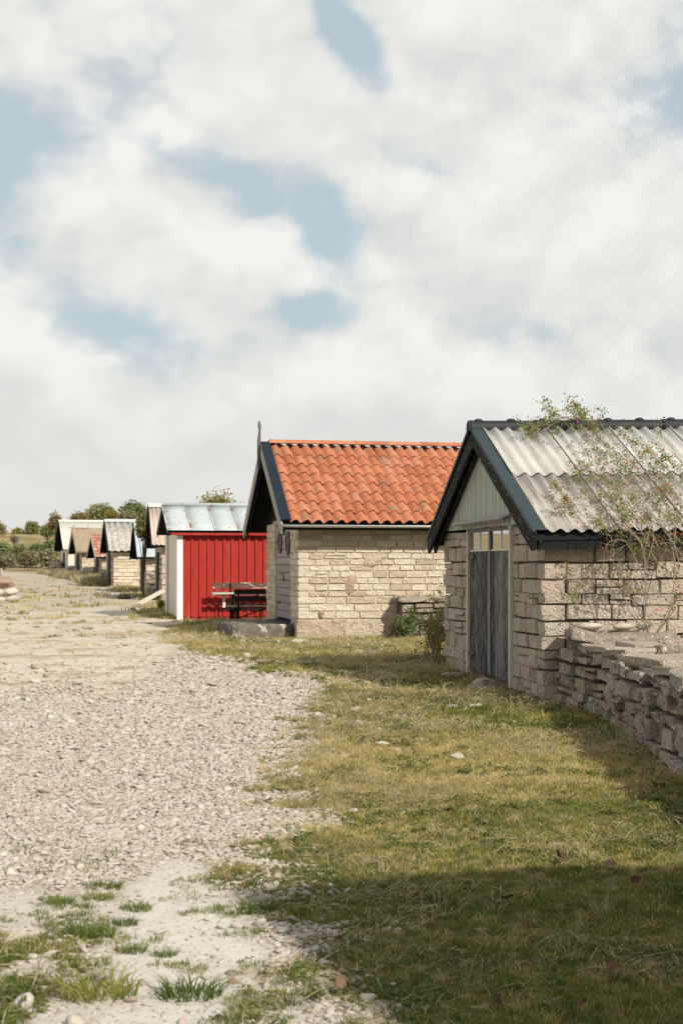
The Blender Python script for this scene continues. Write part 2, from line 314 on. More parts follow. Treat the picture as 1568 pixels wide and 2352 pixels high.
# stones: rounded, chipped blocks of unit size in three proportions
def stone_me(name, mat, asp, seed, rough=.05, back=False, asy=1.6):
    rg = random.Random(seed); bs, bz, by = .030 / asp * 2.0, .055, .05
    S = [-.5, -.5 + bs, rg.uniform(-.2, .2), .5 - bs, .5]; Zs = [-.5, -.5 + bz, rg.uniform(-.15, .15), .5 - bz, .5]; Ys = [-.5, -.5 + by, .5]
    idx, V, F = {}, [], []
    def vid(i, j, k):
        if (i, j, k) not in idx:
            x, y, z = S[i], Ys[j], Zs[k]
            ex, ey, ez = i in (0, 4), j == 0, k in (0, 4)
            if ex and ez: x *= .985; z *= .965
            if ey and ex: y += .04; x *= .985
            if ey and ez: y += .045; z *= .97
            if ex and ey and ez: x *= .98; z *= .97
            p = Vector((x * 2.2 + seed * 3.7, y * 2.2, z * 2.2))
            n = mnoise.noise_vector(p); n2 = mnoise.noise_vector(p * 2.3)
            x += (n.x + n2.x * .5) * rough * .55; z += (n.z + n2.z * .5) * rough * .9; y += (n.y + n2.y * .6) * rough * (1.5 if ey else .2)
            idx[(i, j, k)] = len(V); V.append((x, y, z))
        return idx[(i, j, k)]
    for i in range(4):
        for k in range(4):
            F.append((vid(i, 0, k), vid(i + 1, 0, k), vid(i + 1, 0, k + 1), vid(i, 0, k + 1)))
            if back: F.append((vid(i, 2, k), vid(i, 2, k + 1), vid(i + 1, 2, k + 1), vid(i + 1, 2, k)))
    for i in range(4):
        for j in range(2):
            F.append((vid(i, j, 4), vid(i + 1, j, 4), vid(i + 1, j + 1, 4), vid(i, j + 1, 4)))
            F.append((vid(i, j, 0), vid(i, j + 1, 0), vid(i + 1, j + 1, 0), vid(i + 1, j, 0)))
    for k in range(4):
        for j in range(2):
            F.append((vid(4, j, k), vid(4, j + 1, k), vid(4, j + 1, k + 1), vid(4, j, k + 1)))
            F.append((vid(0, j, k), vid(0, j, k + 1), vid(0, j + 1, k + 1), vid(0, j + 1, k)))
    me = mesh(name, V, F, mat, True)
    me.set_sharp_from_angle(angle=R(32))
    return me
_sc = {}
def stone_set(mat, rough=.05):
    key = (mat, rough)
    if key not in _sc:
        _sc[key] = {a: [stone_me('stone', mat, a, 100 * ia + k + 1, rough, True) for k in range(6)] for ia, a in enumerate((1.3, 2.4, 4.5))}
    return _sc[key]
def pick(sset, asp, rg):
    a = min(sset, key=lambda q: abs(math.log(max(asp, .3) / q))); return rg.choice(sset[a])

def courses(h, lo, hi, rg, z0=0.):
    z, out = z0, []
    while z < h - lo * .6:
        c = rg.uniform(lo, hi)
        if h - (z + c) < lo * .7: c = h - z
        out.append((z, z + c)); z += c
    return out
def gaps(s0, s1, zm, openings):
    segs = [(s0, s1)]
    for a, b, c, d in openings:
        if c <= zm <= d:
            ns = []
            for p, q in segs:
                if b <= p or a >= q: ns.append((p, q))
                else:
                    if a > p + .02: ns.append((p, a))
                    if b < q - .02: ns.append((b, q))
            segs = ns
    return segs
def lay(parent, F, s0, s1, crs, mat, rg, wr=(.2, .6), depth=.26, gap=.014, proud=.02, rough=.05, openings=(), split=.12, corner=None, wav=.012, zt=None, tilt=.012, name='stone'):
    """lay stones one by one on a wall plane; F maps (along, inward, up)"""
    sset = stone_set(mat, rough); n = 0
    for ci, (za, zb) in enumerate(crs):
        a0, b0 = s0, s1
        if corner:
            ca, cb = corner(ci); a0 += ca; b0 -= cb
        for (p, q) in gaps(a0, b0, (za + zb) / 2, openings):
            s = p
            while s < q - .01:
                w = rg.uniform(*wr) * (1.25 if zb - za > .16 else 1)
                if q - (s + w) < wr[0] * .75: w = q - s
                if w > wr[1] * 1.9: w *= .5
                parts = [(za, zb)]
                if rg.random() < split and zb - za > .11:
                    zm = za + (zb - za) * rg.uniform(.4, .6); parts = [(za, zm), (zm, zb)]
                for (u, v) in parts:
                    wz = wav * math.sin((s + w / 2) * 1.7 + ci * 1.3)
                    hh = v - u - gap * rg.uniform(.6, 1.3)
                    pr = rg.uniform(0, proud)
                    if zt and v + wz > zt(s + w / 2): continue
                    T = Matrix.Translation((s + w / 2, depth / 2 - pr, (u + v) / 2 + wz)) @ Euler((0, rg.gauss(0, tilt), rg.gauss(0, tilt))).to_matrix().to_4x4() \
                        @ Matrix.Diagonal((w - gap * rg.uniform(1.0, 2.2), depth, hh, 1))
                    put(name, pick(sset, w / hh, rg), parent, F @ T); n += 1
                s += w
    return n
F_SIDE = Matrix.Identity(4)
def F_gable(w): return Matrix.Translation((0, w, 0)) @ Matrix.Rotation(R(-90), 4, 'Z')

# ------------------------------------------------------------------ ground
rs = np.random.RandomState(5)
_lat = rs.rand(256, 256)
def vnoise(x, y):
    xi, yi = np.floor(x).astype(int), np.floor(y).astype(int); fx, fy = x - xi, y - yi
    fx = fx * fx * (3 - 2 * fx); fy = fy * fy * (3 - 2 * fy)
    L = lambda a, b: _lat[a & 255, b & 255]
    return (L(xi, yi) * (1 - fx) + L(xi + 1, yi) * fx) * (1 - fy) + (L(xi, yi + 1) * (1 - fx) + L(xi + 1, yi + 1) * fx) * fy
def fbm(x, y, o=4):
    s, a, t = 0, .5, 0
    for i in range(o): s = s + a * vnoise(x * 2 ** i + 17.3 * i, y * 2 ** i + 9.1 * i); t += a; a *= .55
    return s / t
def ss(a, b, x):
    t = np.clip((x - a) / (b - a), 0, 1); return t * t * (3 - 2 * t)
_BY = [3, 4.92, 6.08, 7.0, 7.36, 7.8, 8.57, 9.33, 10.7, 12.7, 14.9, 16.5, 19.4, 21, 23.8, 29, 32.7, 37.3, 43.6, 58, 87, 130]
_BX = [.12, .02, -.14, -.36, -.52, -.42, -.19, -.3, -.40, -.41, -.40, -.1, -.15, -1.0, -1.6, -3.3, -4.0, -4.2, -6, -9, -14, -24]
def height(X, Y):
    X, Y = np.asarray(X, float), np.asarray(Y, float)
    z = .5 * np.clip((Y - 45) / 80, 0, 1) + 6.5 * ss(140, 270, Y + 10 * np.sin(X * .03)) + np.clip(Y - 270, 0, 2000) * .004
    far = ss(18, 50, Y)
    z = z + (fbm(X * .35, Y * .35, 3) - .5) * (.05 + .03 * far) + (fbm(X * 2.2, Y * 2.2, 3) - .5) * .025 * (1 - .85 * ss(14, 26, Y))
    z = z - .05 * (1 - far) - .03 * ss(10, 14, Y) * (1 - ss(24, 40, Y))
    z = z + (fbm(X * .06, Y * .06, 3) - .5) * 1.6 * ss(140, 200, Y)
    return z
def masks(X, Y):
    xb = np.interp(Y, _BY, _BX)
    n = fbm(X * 1.1 + 40, Y * 1.1, 4); nb = fbm(X * .45 + 7, Y * .45 + 3, 3); nf = fbm(X * 3.3, Y * 3.3, 3)
    t = X - xb + (n - .5) * .9 + (nf - .5) * .4
    gr = ss(-.35, .40, t + (nf - .5) * .7)
    mixed = .7 * ss(14, 17, Y) * (1 - ss(38, 46, Y)) * (1 - ss(.2, 1.3, X - (Y - 16) * .02))
    gr = gr * (1 - mixed * (1 - ss(.46, .60, n * .7 + nf * .3)) * .9)
    # weeds in the near left corner
    left = ss(-.75, -1.15, X + (n - .5) * .5) * ss(7.0, 6.1, Y + (n - .5) * 1.2)
    gr = np.maximum(gr, left * ss(.545, .61, nf * .6 + n * .4))
    # far meadow
    farm = ss(42, 52, Y)
    road = np.interp(Y, [40, 48, 80, 110, 160, 220], [-7.5, -9.2, -16.5, -24, -42, -75]); rw = np.interp(Y, [40, 80, 160], [3.2, 3.0, 4])
    on = ss(rw + 1.0, rw - .6, np.abs(X - road) + (n - .5) * 1.5)
    gr = gr * (1 - farm) + farm * (1 - on) * ss(.40, .52, nb * .6 + n * .4)
    gr = np.where(Y > 135, np.maximum(gr, ss(135, 150, Y) * (1 - on * .7)), gr)
    gr = np.maximum(gr, farm * (Y < 110) * ss(.55, .64, n * .6 + nf * .4) * .4)
    # smooth sand: the wheel track near by, the bare road beyond
    cx = np.interp(Y, [3, 5.2, 6.1, 7.4, 8.2], [-.5, -.55, -.70, -.85, -.9]); hw = np.interp(Y, [3, 5, 6.1, 7.2, 7.9, 8.3], [.42, .42, .42, .32, .12, 0])
    sd = ss(.12, -.12, np.abs(X - cx) - hw + (n - .5) * .35) * ss(8.1, 7.6, Y)
    sd = np.maximum(sd, .8 * ss(7.35, 6.9, Y + (n - .5) * .8) * ss(-.2, -.7, X) )
    road2 = ss(15.0, 20.0, Y + (n - .5) * 4.0 + (nf - .5) * 3. - .45 * np.maximum(0, X + 3.4)) * ss(-1.9, -2.8, X + .06 * (Y - 20) + (n - .5) * 1.2)
    sd = np.maximum(sd, road2 * (1 - farm * .4))
    gr = np.maximum(gr, ss(26, 32, Y) * (1 - farm) * ss(.57, .66, n * .6 + nf * .4) * .3)
    sd = sd * (1 - gr)
    return gr, sd
def axis(segs):
    out = [segs[0][0]]
    for a, b, st in segs: out += list(np.arange(a + st, b + 1e-6, st))
    return np.array(out)
xs = np.concatenate([-np.geomspace(900, 7, 50), axis([(-6.5, -4, .12), (-4, 3.2, .055), (3.2, 7, .2)]), np.geomspace(7.5, 900, 42)])
ysg = np.concatenate([-np.geomspace(80, 4, 10), axis([(-3, 4, .5), (4, 14, .05), (14, 30, .1), (30, 60, .25), (60, 140, 1.2), (140, 300, 4)]), np.geomspace(310, 3000, 24)])
GX, GY = np.meshgrid(xs, ysg); gx, gy = GX.ravel(), GY.ravel()
gz = height(gx, gy); gr_, sd_ = masks(gx, gy)
nx_, ny_ = len(xs), len(ysg)
I, J = np.meshgrid(np.arange(nx_ - 1), np.arange(ny_ - 1)); a_ = (J * nx_ + I).ravel()
gq = np.stack([a_, a_ + 1, a_ + nx_ + 1, a_ + nx_], 1)

gmat = bpy.data.materials.new('ground'); gmat.use_nodes = True; t = gmat.node_tree; t.nodes.clear(); q = G(t)
P = q.n('ShaderNodeNewGeometry').outputs['Position']
ag = q.n('ShaderNodeAttribute', attribute_name='grass').outputs['Fac']; asd = q.n('ShaderNodeAttribute', attribute_name='sand').outputs['Fac']
sp = q.n('ShaderNodeSeparateXYZ'); t.links.new(P, sp.inputs[0])
n1 = q.noise(P, 2.2, 6., .6); n2 = q.noise(P, 18., 5., .65); n3 = q.noise(P, .18, 5., .6)
vo = q.n('ShaderNodeTexVoronoi'); q.put(vo.inputs['Vector'], q.vm('MULTIPLY', P, (1, 1, .2))); vo.inputs['Scale'].default_value = 15.; vo.inputs['Randomness'].default_value = 1.
grav = q.mix(q.m('MULTIPLY', n1, .8), (.24, .19, .145), (.40, .34, .27)); grav = q.mix(q.sm(vo.outputs['Color'], .1, .9, 0., .6), grav, (.42, .36, .29))
grav = q.mix(q.sm(vo.outputs['Distance'], .45, .75, 0., .5), grav, (.16, .12, .09))
far_ = q.sm(sp.outputs[1], 9., 18.)
nst = q.noise(P, 7., 8., .80)
sand = q.mix(n1, (.46, .42, .365), (.58, .55, .495)); sand = q.mix(q.sm(n2, .55, .75, 0., .5), sand, (.36, .30, .24))
sandf = q.mix(q.sm(nst, .35, .62), (.39, .32, .24), (.60, .54, .45)); sandf = q.mix(q.sm(q.noise(P, .9, 7., .74), .49, .62, 0., .85), sandf, (.30, .235, .145))
sand = q.mix(far_, sand, sandf)
soil = q.mix(q.sm(n1, .3, .7), (.085, .07, .035), (.20, .155, .085))
mead = q.mix(q.sm(n3, .35, .65), (.21, .155, .08), (.36, .27, .145)); mead = q.mix(q.sm(q.noise(P, .5, 5., .6), .5, .7), mead, (.16, .15, .05))
soil = q.mix(q.sm(sp.outputs[1], 25., 50.), soil, mead)
c1 = q.mix(asd, grav, sand); c1 = q.mix(q.sm(q.m('ADD', ag, q.m('MULTIPLY', q.m('SUBTRACT', n2, .5), .6)), .25, .7), c1, soil)
pb = q.n('ShaderNodeBsdfPrincipled'); t.links.new(c1, pb.inputs['Base Color']); pb.inputs['Roughness'].default_value = .95; pb.inputs['Specular IOR Level'].default_value = .1
hb = q.m('ADD', q.m('MULTIPLY', n2, q.sm(sp.outputs[1], 10., 30., .8, .25)), q.m('MULTIPLY', q.m('SUBTRACT', 1., vo.outputs['Distance']), q.m('SUBTRACT', 1., asd)))
bn = q.n('ShaderNodeBump'); bn.inputs['Strength'].default_value = .6; bn.inputs['Distance'].default_value = .03; t.links.new(hb, bn.inputs['Height']); t.links.new(bn.outputs[0], pb.inputs['Normal'])
mo = q.n('ShaderNodeOutputMaterial'); t.links.new(pb.outputs[0], mo.inputs[0])
gme = nmesh('ground', np.stack([gx, gy, gz], 1), gq, gmat, True)
for nm, arr in (('grass', gr_), ('sand', sd_)):
    at = gme.attributes.new(nm, 'FLOAT', 'POINT'); at.data.foreach_set('value', arr.astype(np.float32))
tag(put('ground', gme), 'dry stony ground with a pale gravel track and worn grass', 'ground', kind='structure')
def gh(x, y): return float(height(np.array([x]), np.array([y]))[0])

# ------------------------------------------------------------------ roof helpers
class Roof:
    """frames of the two slopes of a gable roof: local x along the ridge, y up the slope, z out"""
    def __init__(s, w, L, ze, zr, oe, og, og2=.3):
        s.w, s.L, s.ze, s.zr, s.oe, s.og, s.og2 = w, L, ze, zr, oe, og, og2
        half = w / 2 + oe; s.pitch = math.atan2(zr - ze, half); s.len = math.hypot(half, zr - ze); s.X = L + og + og2
        s.near = Matrix.Translation((-og, -oe, ze)) @ Matrix.Rotation(s.pitch, 4, 'X')
        s.far = Matrix.Translation((L + og2, w + oe, ze)) @ Matrix.Rotation(math.pi, 4, 'Z') @ Matrix.Rotation(s.pitch, 4, 'X')
    def z(s, y): return s.zr - abs(y - s.w / 2) * math.tan(s.pitch)
def deck(roof, th, mat):
    """the closed boarded roof body under the covering"""
    w, oe, ze, zr = roof.w, roof.oe, roof.ze, roof.zr; x0, x1 = -roof.og + .02, roof.L + roof.og2 - .02; d = th / math.cos(roof.pitch)
    prof = [(-oe, ze), (w / 2, zr), (w + oe, ze), (w + oe, ze - d), (w / 2, zr - d), (-oe, ze - d)]
    V = [(x0, y, z) for y, z in prof] + [(x1, y, z) for y, z in prof]
    F = [(0, 1, 7, 6), (1, 2, 8, 7), (2, 3, 9, 8), (3, 4, 10, 9), (4, 5, 11, 10), (5, 0, 6, 11), (0, 5, 4, 1), (1, 4, 3, 2), (6, 7, 10, 11), (7, 8, 9, 10)]
    return mesh('roof', V, F, mat)
def wave_me(name, width, length, pitch, amp, mat, th=.008, seg=8, phase=0., ly=2):
    n = max(2, int(round(width / pitch * seg))); V, F = [], []
    for lay_ in (0, 1):
        for j in range(ly + 1):
            for i in range(n + 1):
                x = width * i / n; V.append((x, length * j / ly, amp * math.cos(2 * math.pi * x / pitch + phase) - lay_ * th))
    N = n + 1; B = N * (ly + 1)
    for j in range(ly):
        for i in range(n):
            a = j * N + i; F.append((a, a + 1, a + N + 1, a + N)); F.append((B + a, B + a + N, B + a + N + 1, B + a + 1))
    for i in range(n):
        F.append((i, B + i, B + i + 1, i + 1)); a = ly * N + i; F.append((a, a + 1, B + a + 1, B + a))
    for j in range(ly):
        a = j * N; F.append((a, a + N, B + a + N, B + a)); a = j * N + n; F.append((a, B + a, B + a + N, a + N))
    return mesh(name, V, F, mat, True)
def barges(root, roof, mat, wd=.035, hh=.2, drop=.05, name='barge_board', x=None, tail=.06):
    x = -roof.og if x is None else x
    for sgn in (0, 1):
        ya = -roof.oe - tail if sgn == 0 else roof.w + roof.oe + tail
        a = Vector((x, ya, roof.z(ya) - drop)); b = Vector((x, roof.w / 2, roof.zr - drop))
        d = (b - a).normalized(); up = Vector((1, 0, 0)).cross(d) * (1 if sgn == 0 else -1)
        if up.z < 0: up = -up
        beam(name, a, b, wd, hh, mat, root, up, .004, 0.)

# ================================================================== NEAR HUT
rg = random.Random(11)
TH = math.atan(.149)
near = empty('stone_hut', (2.41, 16.9, 0), TH, 'stone hut with grey corrugated roof and black double doors beside the dry stone wall', 'hut')
w, L, WH = 5.36, 7.5, 1.86
ro = Roof(w, L, 1.94, 3.40, .22, .17)
TILT = Matrix.Rotation(-.022, 4, 'Y')
dv0, dv1 = 1.37, 3.85
crs = courses(2.04, .11, .245, rg, -.05)
DZ = 2.3
box('wall_core', (.075, .075, -.2), (L - .1, w - .075, 1.84), 'core_gap', near)
# cut for the door: the core is covered by a recessed door lining
lay(near, F_gable(w), 0, w, crs, 'stone', rg, (.18, .42), .28, .010, .035, .05, openings=[(w - dv1, w - dv0, -1, DZ)], split=.16, corner=lambda i: (0, .0 if i % 2 else .27), zt=lambda s: 2.07)
box('wall', (4.72, -.02, -.1), (L, .08, 1.85), 'stone', near)
lay(near, F_SIDE, 0, 4.7, [c for c in crs if c[1] < 1.87], 'stone', rg, (.22, .55), .28, .011, .035, .05, split=.22, corner=lambda i: (.27 if i % 2 else -.02, 0))
# gable siding, board by board
y = .02
while y < w - .03:
    bw = min(.105, w - .02 - y); a, b = y, y + bw - .013; zb = 2.07 + rg.uniform(-.006, .006)
    za_, zb_ = ro.z(a) - .09, ro.z(b) - .09
    if max(za_, zb_) > zb + .02:
        za_, zb_ = max(za_, zb + .005), max(zb_, zb + .005)
        x0, x1 = -.065 + rg.uniform(-.004, .004), -.02
        pr = [(a, zb), (b, zb), (b, zb_), (a, za_)]
        if a < w / 2 < b: pr.insert(3, (w / 2, ro.zr - .09))
        k = len(pr); V = [(x0, *p) for p in pr] + [(x1, *p) for p in pr]
        put('siding_board', mesh('siding_board', V, [tuple(range(k))[::-1], tuple(range(k, 2 * k))] + [(i, (i + 1) % k, k + (i + 1) % k, k + i) for i in range(k)], 'sage'), near)
    y += bw
V = [(.0, .45, 2.16), (.0, w - .45, 2.16), (.0, w / 2, ro.zr - .1), (.06, .45, 2.16), (.06, w - .45, 2.16), (.06, w / 2, ro.zr - .1)]
put('gable_backing', mesh('gable_backing', V, [(0, 2, 1), (3, 4, 5), (0, 1, 4, 3), (1, 2, 5, 4), (2, 0, 3, 5)], 'core'), near)
# double door
fr = put('door_frame', None or box_me('door_frame', (-.03, dv1 - .075, -.02), (.10, dv1, 2.12), 'palewood'), near)
put('door_frame', box_me('door_frame', (-.05, dv0, -.02), (.10, dv0 + .085, 2.12), 'palewood'), near)
box('lintel', (-.03, dv0 + .085, 2.10), (.10, dv1 - .075, 2.15), 'blackplain', near)
hood = beam('door_hood', (-.11, dv0 - .12, 2.19), (-.11, dv1 + .22, 2.17), .20, .022, 'greywood', near, up=(-.35, 0, .94))
beam('rail', (-.16, dv0 - .05, 2.145), (-.16, dv1 + .15, 2.13), .02, .035, 'greywood', hood)
hood_fix = hood.matrix_basis.inverted()
hood.children[0].matrix_basis = hood_fix @ hood.children[0].matrix_basis
yc = (dv0 + .085 + dv1 - .075) / 2
for side in (0, 1):
    a, b = (dv0 + .09, yc - .006) if side == 0 else (yc + .006, dv1 - .08)
    lf = put('door', box_me('door', (.035, a, .03), (.055, b, 2.095), 'blackplain'), near)
    n = 5; pw = (b - a) / n
    for i in range(n):
        put('plank', box_me('plank', (.005 + rg.uniform(-.003, .003), a + i * pw + .003, .03 + rg.uniform(0, .03)), (.035, a + (i + 1) * pw - .003, 1.745), 'doorwood', .003), lf)
    for (p, q_, z0, z1) in ((a, b, 2.015, 2.095), (a, a + .07, 1.75, 2.015), (b - .07, b, 1.75, 2.015)):
        put('rail', box_me('rail', (.0, p, z0), (.036, q_, z1), 'doorwood', .004), lf)
    mid = (a + b) / 2
    put('glazing_bar', box_me('glazing_bar', (.002, mid - .014, 1.765), (.034, mid + .014, 2.012), 'whitepaint'), lf)
    for (p, q_) in ((a + .072, mid - .015), (mid + .015, b - .072)):
        put('pane', box_me('pane', (.016, p, 1.763), (.024, q_, 2.013), 'glass'), lf)
    put('window_trim', box_me('window_trim', (-.004, a + .06, 1.747), (.034, b - .06, 1.762), 'whitepaint'), lf)
    for hz in (1.64, .25):
        he = dv1 - .02 if side else dv0 + .02
        put('hinge', box_me('hinge', (-.018, min(he, he + (-.36 if side else .36)), hz), (.004, max(he, he + (-.36 if side else .36)), hz + .06), 'iron', .006), lf)
put('door_edge', box_me('door_edge', (-.012, yc - .03, .05), (.006, yc + .03, 2.05), 'greywood', .004), near)
# roof
rf = put('roof', deck(ro, .08, 'blackplain'), near, TILT)
sh_w, pit = .885, .177
sheet_lo = wave_me('roof_sheet', sh_w + .03, ro.len * .52, pit, .025, 'fibre_brown')
sheet_hi = wave_me('roof_sheet', sh_w + .03, ro.len * .52, pit, .025, 'fibre')
nsh = int((ro.X - .14) / sh_w) + 1
for i in range(nsh):
    x = .14 + i * sh_w
    put('roof_sheet', sheet_lo, rf, ro.near @ Matrix.Translation((x, -.05, .058)) @ Euler((0, .020, rg.uniform(-.003, .003))).to_matrix().to_4x4())
    put('roof_sheet', sheet_hi, rf, ro.near @ Matrix.Translation((x + rg.uniform(-.006, .006), ro.len * .485, .075)) @ Euler((-.006, .020, 0)).to_matrix().to_4x4())
put('back_roofing', wave_me('back_roofing', ro.X - .3, ro.len, pit, .026, 'fibre'), rf, ro.far @ Matrix.Translation((0, 0, .04)))
for sl in (ro.near, ro.far):
    xa = -.02 if sl is ro.near else ro.X - .16
    fl = put('edge_flashing', box_me('edge_flashing', (xa, -.05, .052), (xa + .18, ro.len, .075), 'flash', .006), rf, sl)
    xe = xa - .004 if sl is ro.near else xa + .18
    put('flashing_lip', box_me('flashing_lip', (xe, -.05, .03), (xe + .006, ro.len, .075), 'flash'), rf, sl)
    for k in range(7):
        put('screw', box_me('screw', (xa + .12, .2 + k * .5, .074), (xa + .136, .216 + k * .5, .086), 'iron', .003), rf, sl)
# half-round ridge pieces with collars
for i in range(9):
    x0 = -ro.og - .035 + i * .92
    V, F = [], []
    for (xx, rr) in ((0, .105), (.04, .112), (.07, .105), (.9, .098)):
        for k in range(11):
            a = R(-20) + R(220) * k / 10; V.append((xx, rr * 1.15 * math.cos(a), rr * math.sin(a)))
    for j in range(3):
        for k in range(10): F.append((j * 11 + k, j * 11 + k + 1, (j + 1) * 11 + k + 1, (j + 1) * 11 + k))
    F.append(tuple(range(11)))
    rp = put('ridge_cap', mesh('ridge_cap', V, F, 'ridgeblack', True), rf, Matrix.Translation((x0, w / 2, ro.zr + .035)))
for i in range(18):
    bm = bmesh.new(); bmesh.ops.create_uvsphere(bm, u_segments=8, v_segments=5, radius=.055); me = bpy.data.meshes.new('ridge_knob'); bm.to_mesh(me); bm.free(); me.materials.append(M['ridgeblack']); me.shade_smooth()
    put('ridge_knob', me, rf, Matrix.Translation((-ro.og + .1 + i * .46, w / 2 - .03, ro.zr + .125)) @ Matrix.Diagonal((1.3, 1, .7, 1)))
barges(near, ro, 'blacktar', .04, .26, .07, x=-ro.og - .04)
barges(near, ro, 'blacktar', .035, .12, .16, x=-ro.og + .05, tail=.0)
box('fascia', (-ro.og + .03, -ro.oe + .02, ro.ze - .20), (L, -ro.oe + .05, ro.ze - .04), 'blackplain', near, TILT)
box('soffit', (-.05, -ro.oe + .05, 1.84), (L, .1, 1.86), 'blackplain', near)
vn = Vector((-math.sin(TH), math.cos(TH), 0)); un = Vector((math.cos(TH), math.sin(TH), 0)); base = Vector((2.41, 16.9, 0))
def NL(u_, v_, z_=0.): return base + un * u_ + vn * v_ + Vector((0, 0, z_))

# ================================================================== ORANGE-ROOFED HUT
rg = random.Random(23)
TO = math.atan(.209)
oh = empty('stone_hut', (-.92, 30.6, 0), TO, 'pale stone hut with bright orange clay tile roof and wooden finial', 'hut')
w, L = 4.5, 6.8
ro2 = Roof(w, L, 2.43, 4.27, .58, .46)
crs = courses(2.50, .12, .165, rg, .36)
d0_, d1_ = 1.02, 3.2
box('wall_core', (.35, .02, -.2), (L - .1, w - .02, 2.5), 'mortar_pale', oh)
box('wall_core', (.0135, .02, -.2), (.36, d0_ - .02, 2.5), 'mortar_pale', oh); box('wall_core', (.0135, d1_ + .02, -.2), (.36, w - .02, 2.5), 'mortar_pale', oh)
box('wall', (5.22, -.012, .3), (L - .05, .05, 2.49), 'stone_pale', oh)
lay(oh, F_SIDE, 0, 5.2, crs, 'stone_pale', rg, (.24, .56), .24, .017, .016, .04, split=.03, corner=lambda i: (.22 if i % 2 else -.03, 0), wav=.008)
lay(oh, F_gable(w), 0, w, crs, 'stone_pale', rg, (.2, .45), .24, .017, .016, .04, openings=[(w - d1_, w - d0_, -1, 2.6)], split=.06, corner=lambda i: (0, .0 if i % 2 else .22), wav=.008)
lay(oh, F_SIDE, 0, L, [(-.12, .35)], 'pinkplinth', rg, (.6, 1.1), .3, .006, .05, .04, split=0, corner=lambda i: (-.05, 0), name='plinth_stone')
lay(oh, F_gable(w), 0, w, [(-.12, .34)], 'pinkplinth', rg, (.5, .9), .3, .006, .03, .04, openings=[(w - d1_, w - d0_, -1, .5)], split=0, corner=lambda i: (0, .26), name='plinth_stone')
def rock_me(name, mat, seed, sub=2, rough=.22):
    bm = bmesh.new(); bmesh.ops.create_icosphere(bm, subdivisions=sub, radius=1)
    for v in bm.verts:
        p = v.co * 1.1 + Vector((seed * 7.1, seed * 3.3, 0)); d = 1 + mnoise.noise(p) * rough * 1.6 + mnoise.noise(p * 2.7) * rough * .5
        v.co *= d; v.co.x = math.copysign(min(abs(v.co.x), .8), v.co.x) if rough > .2 else v.co.x
    me = bpy.data.meshes.new(name); bm.to_mesh(me); bm.free(); me.materials.append(M[mat]); me.shade_smooth(); return me
for k, (s_, z_, sx_, sz_, mt) in enumerate(((1.62, 1.60, .26, .17, 'pinkplinth'), (1.12, 1.10, .20, .22, 'redrock'), (4.35, 1.62, .33, .25, 'redrock'), (.50, .46, .07, .10, 'redrock'), (2.1, .15, .20, .27, 'redrock'), (2.75, 2.28, .2, .10, 'stone'))):
    put('field_stone', rock_me('field_stone', mt, k + 3, 2, .34), oh, Matrix.Translation((s_, .03, z_)) @ Matrix.Diagonal((sx_, .09, sz_, 1)))
# door of horizontal boards
dr = put('door', box_me('door', (.09, d0_, .26), (.13, d1_, 2.5), 'blackplain'), oh)
zz = .30
while zz < 2.45:
    put('plank', box_me('plank', (.04 + rg.uniform(-.004, .004), d0_ + .01, zz), (.088, d1_ - .01, zz + .165), 'lilacwood', .012), dr); zz += .176
for (yy, zc) in ((1.55, 2.02), (2.62, 2.06)):
    V, F = [], []
    for i in range(20):
        a = 2 * math.pi * i / 20
        for (rr, xx) in ((1, .035), (1.0, .005), (.62, .005), (.62, .035)): V.append((xx, yy + .27 * rr * math.cos(a), zc + .27 * rr * math.sin(a)))
    for i in range(20):
        j = (i + 1) % 20
        for k in range(4): F.append((i * 4 + k, j * 4 + k, j * 4 + (k + 1) % 4, i * 4 + (k + 1) % 4))
    put('ring_hinge', mesh('ring_hinge', V, F, 'iron'), dr)
    put('ring_board', mesh('ring_board', [(.02, yy + .165 * math.cos(2 * math.pi * i / 14), zc + .165 * math.sin(2 * math.pi * i / 14)) for i in range(14)], [tuple(range(14))], 'brownwood'), dr)
for (yy, y2) in ((1.02, 1.42), (2.78, 3.18)):
    for hz in (.62, 2.03): put('hinge', box_me('hinge', (.018, yy, hz), (.042, y2, hz + .06), 'iron', .006), dr)
put('handle', box_me('handle', (-.03, 2.0, 1.30), (.0, 2.36, 1.33), 'verdigris', .006), dr); put('escutcheon', box_me('escutcheon', (.02, 2.12, 1.14), (.045, 2.18, 1.27), 'iron', .005), dr)
box('threshold', (.0, d0_ - .02, .20), (.33, d1_ + .02, .262), 'flashblue', oh)
# dark gable boards, their black also standing in for the overhang's shade
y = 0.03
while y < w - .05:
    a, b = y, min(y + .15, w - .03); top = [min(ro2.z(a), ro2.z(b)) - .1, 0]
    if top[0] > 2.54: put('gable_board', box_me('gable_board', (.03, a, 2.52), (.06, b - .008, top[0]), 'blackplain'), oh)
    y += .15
box('lintel', (-.01, d0_ - .25, 2.46), (.3, d1_ + .25, 2.56), 'greywood', oh)
rf = put('roof', deck(ro2, .07, 'blackplain'), oh)
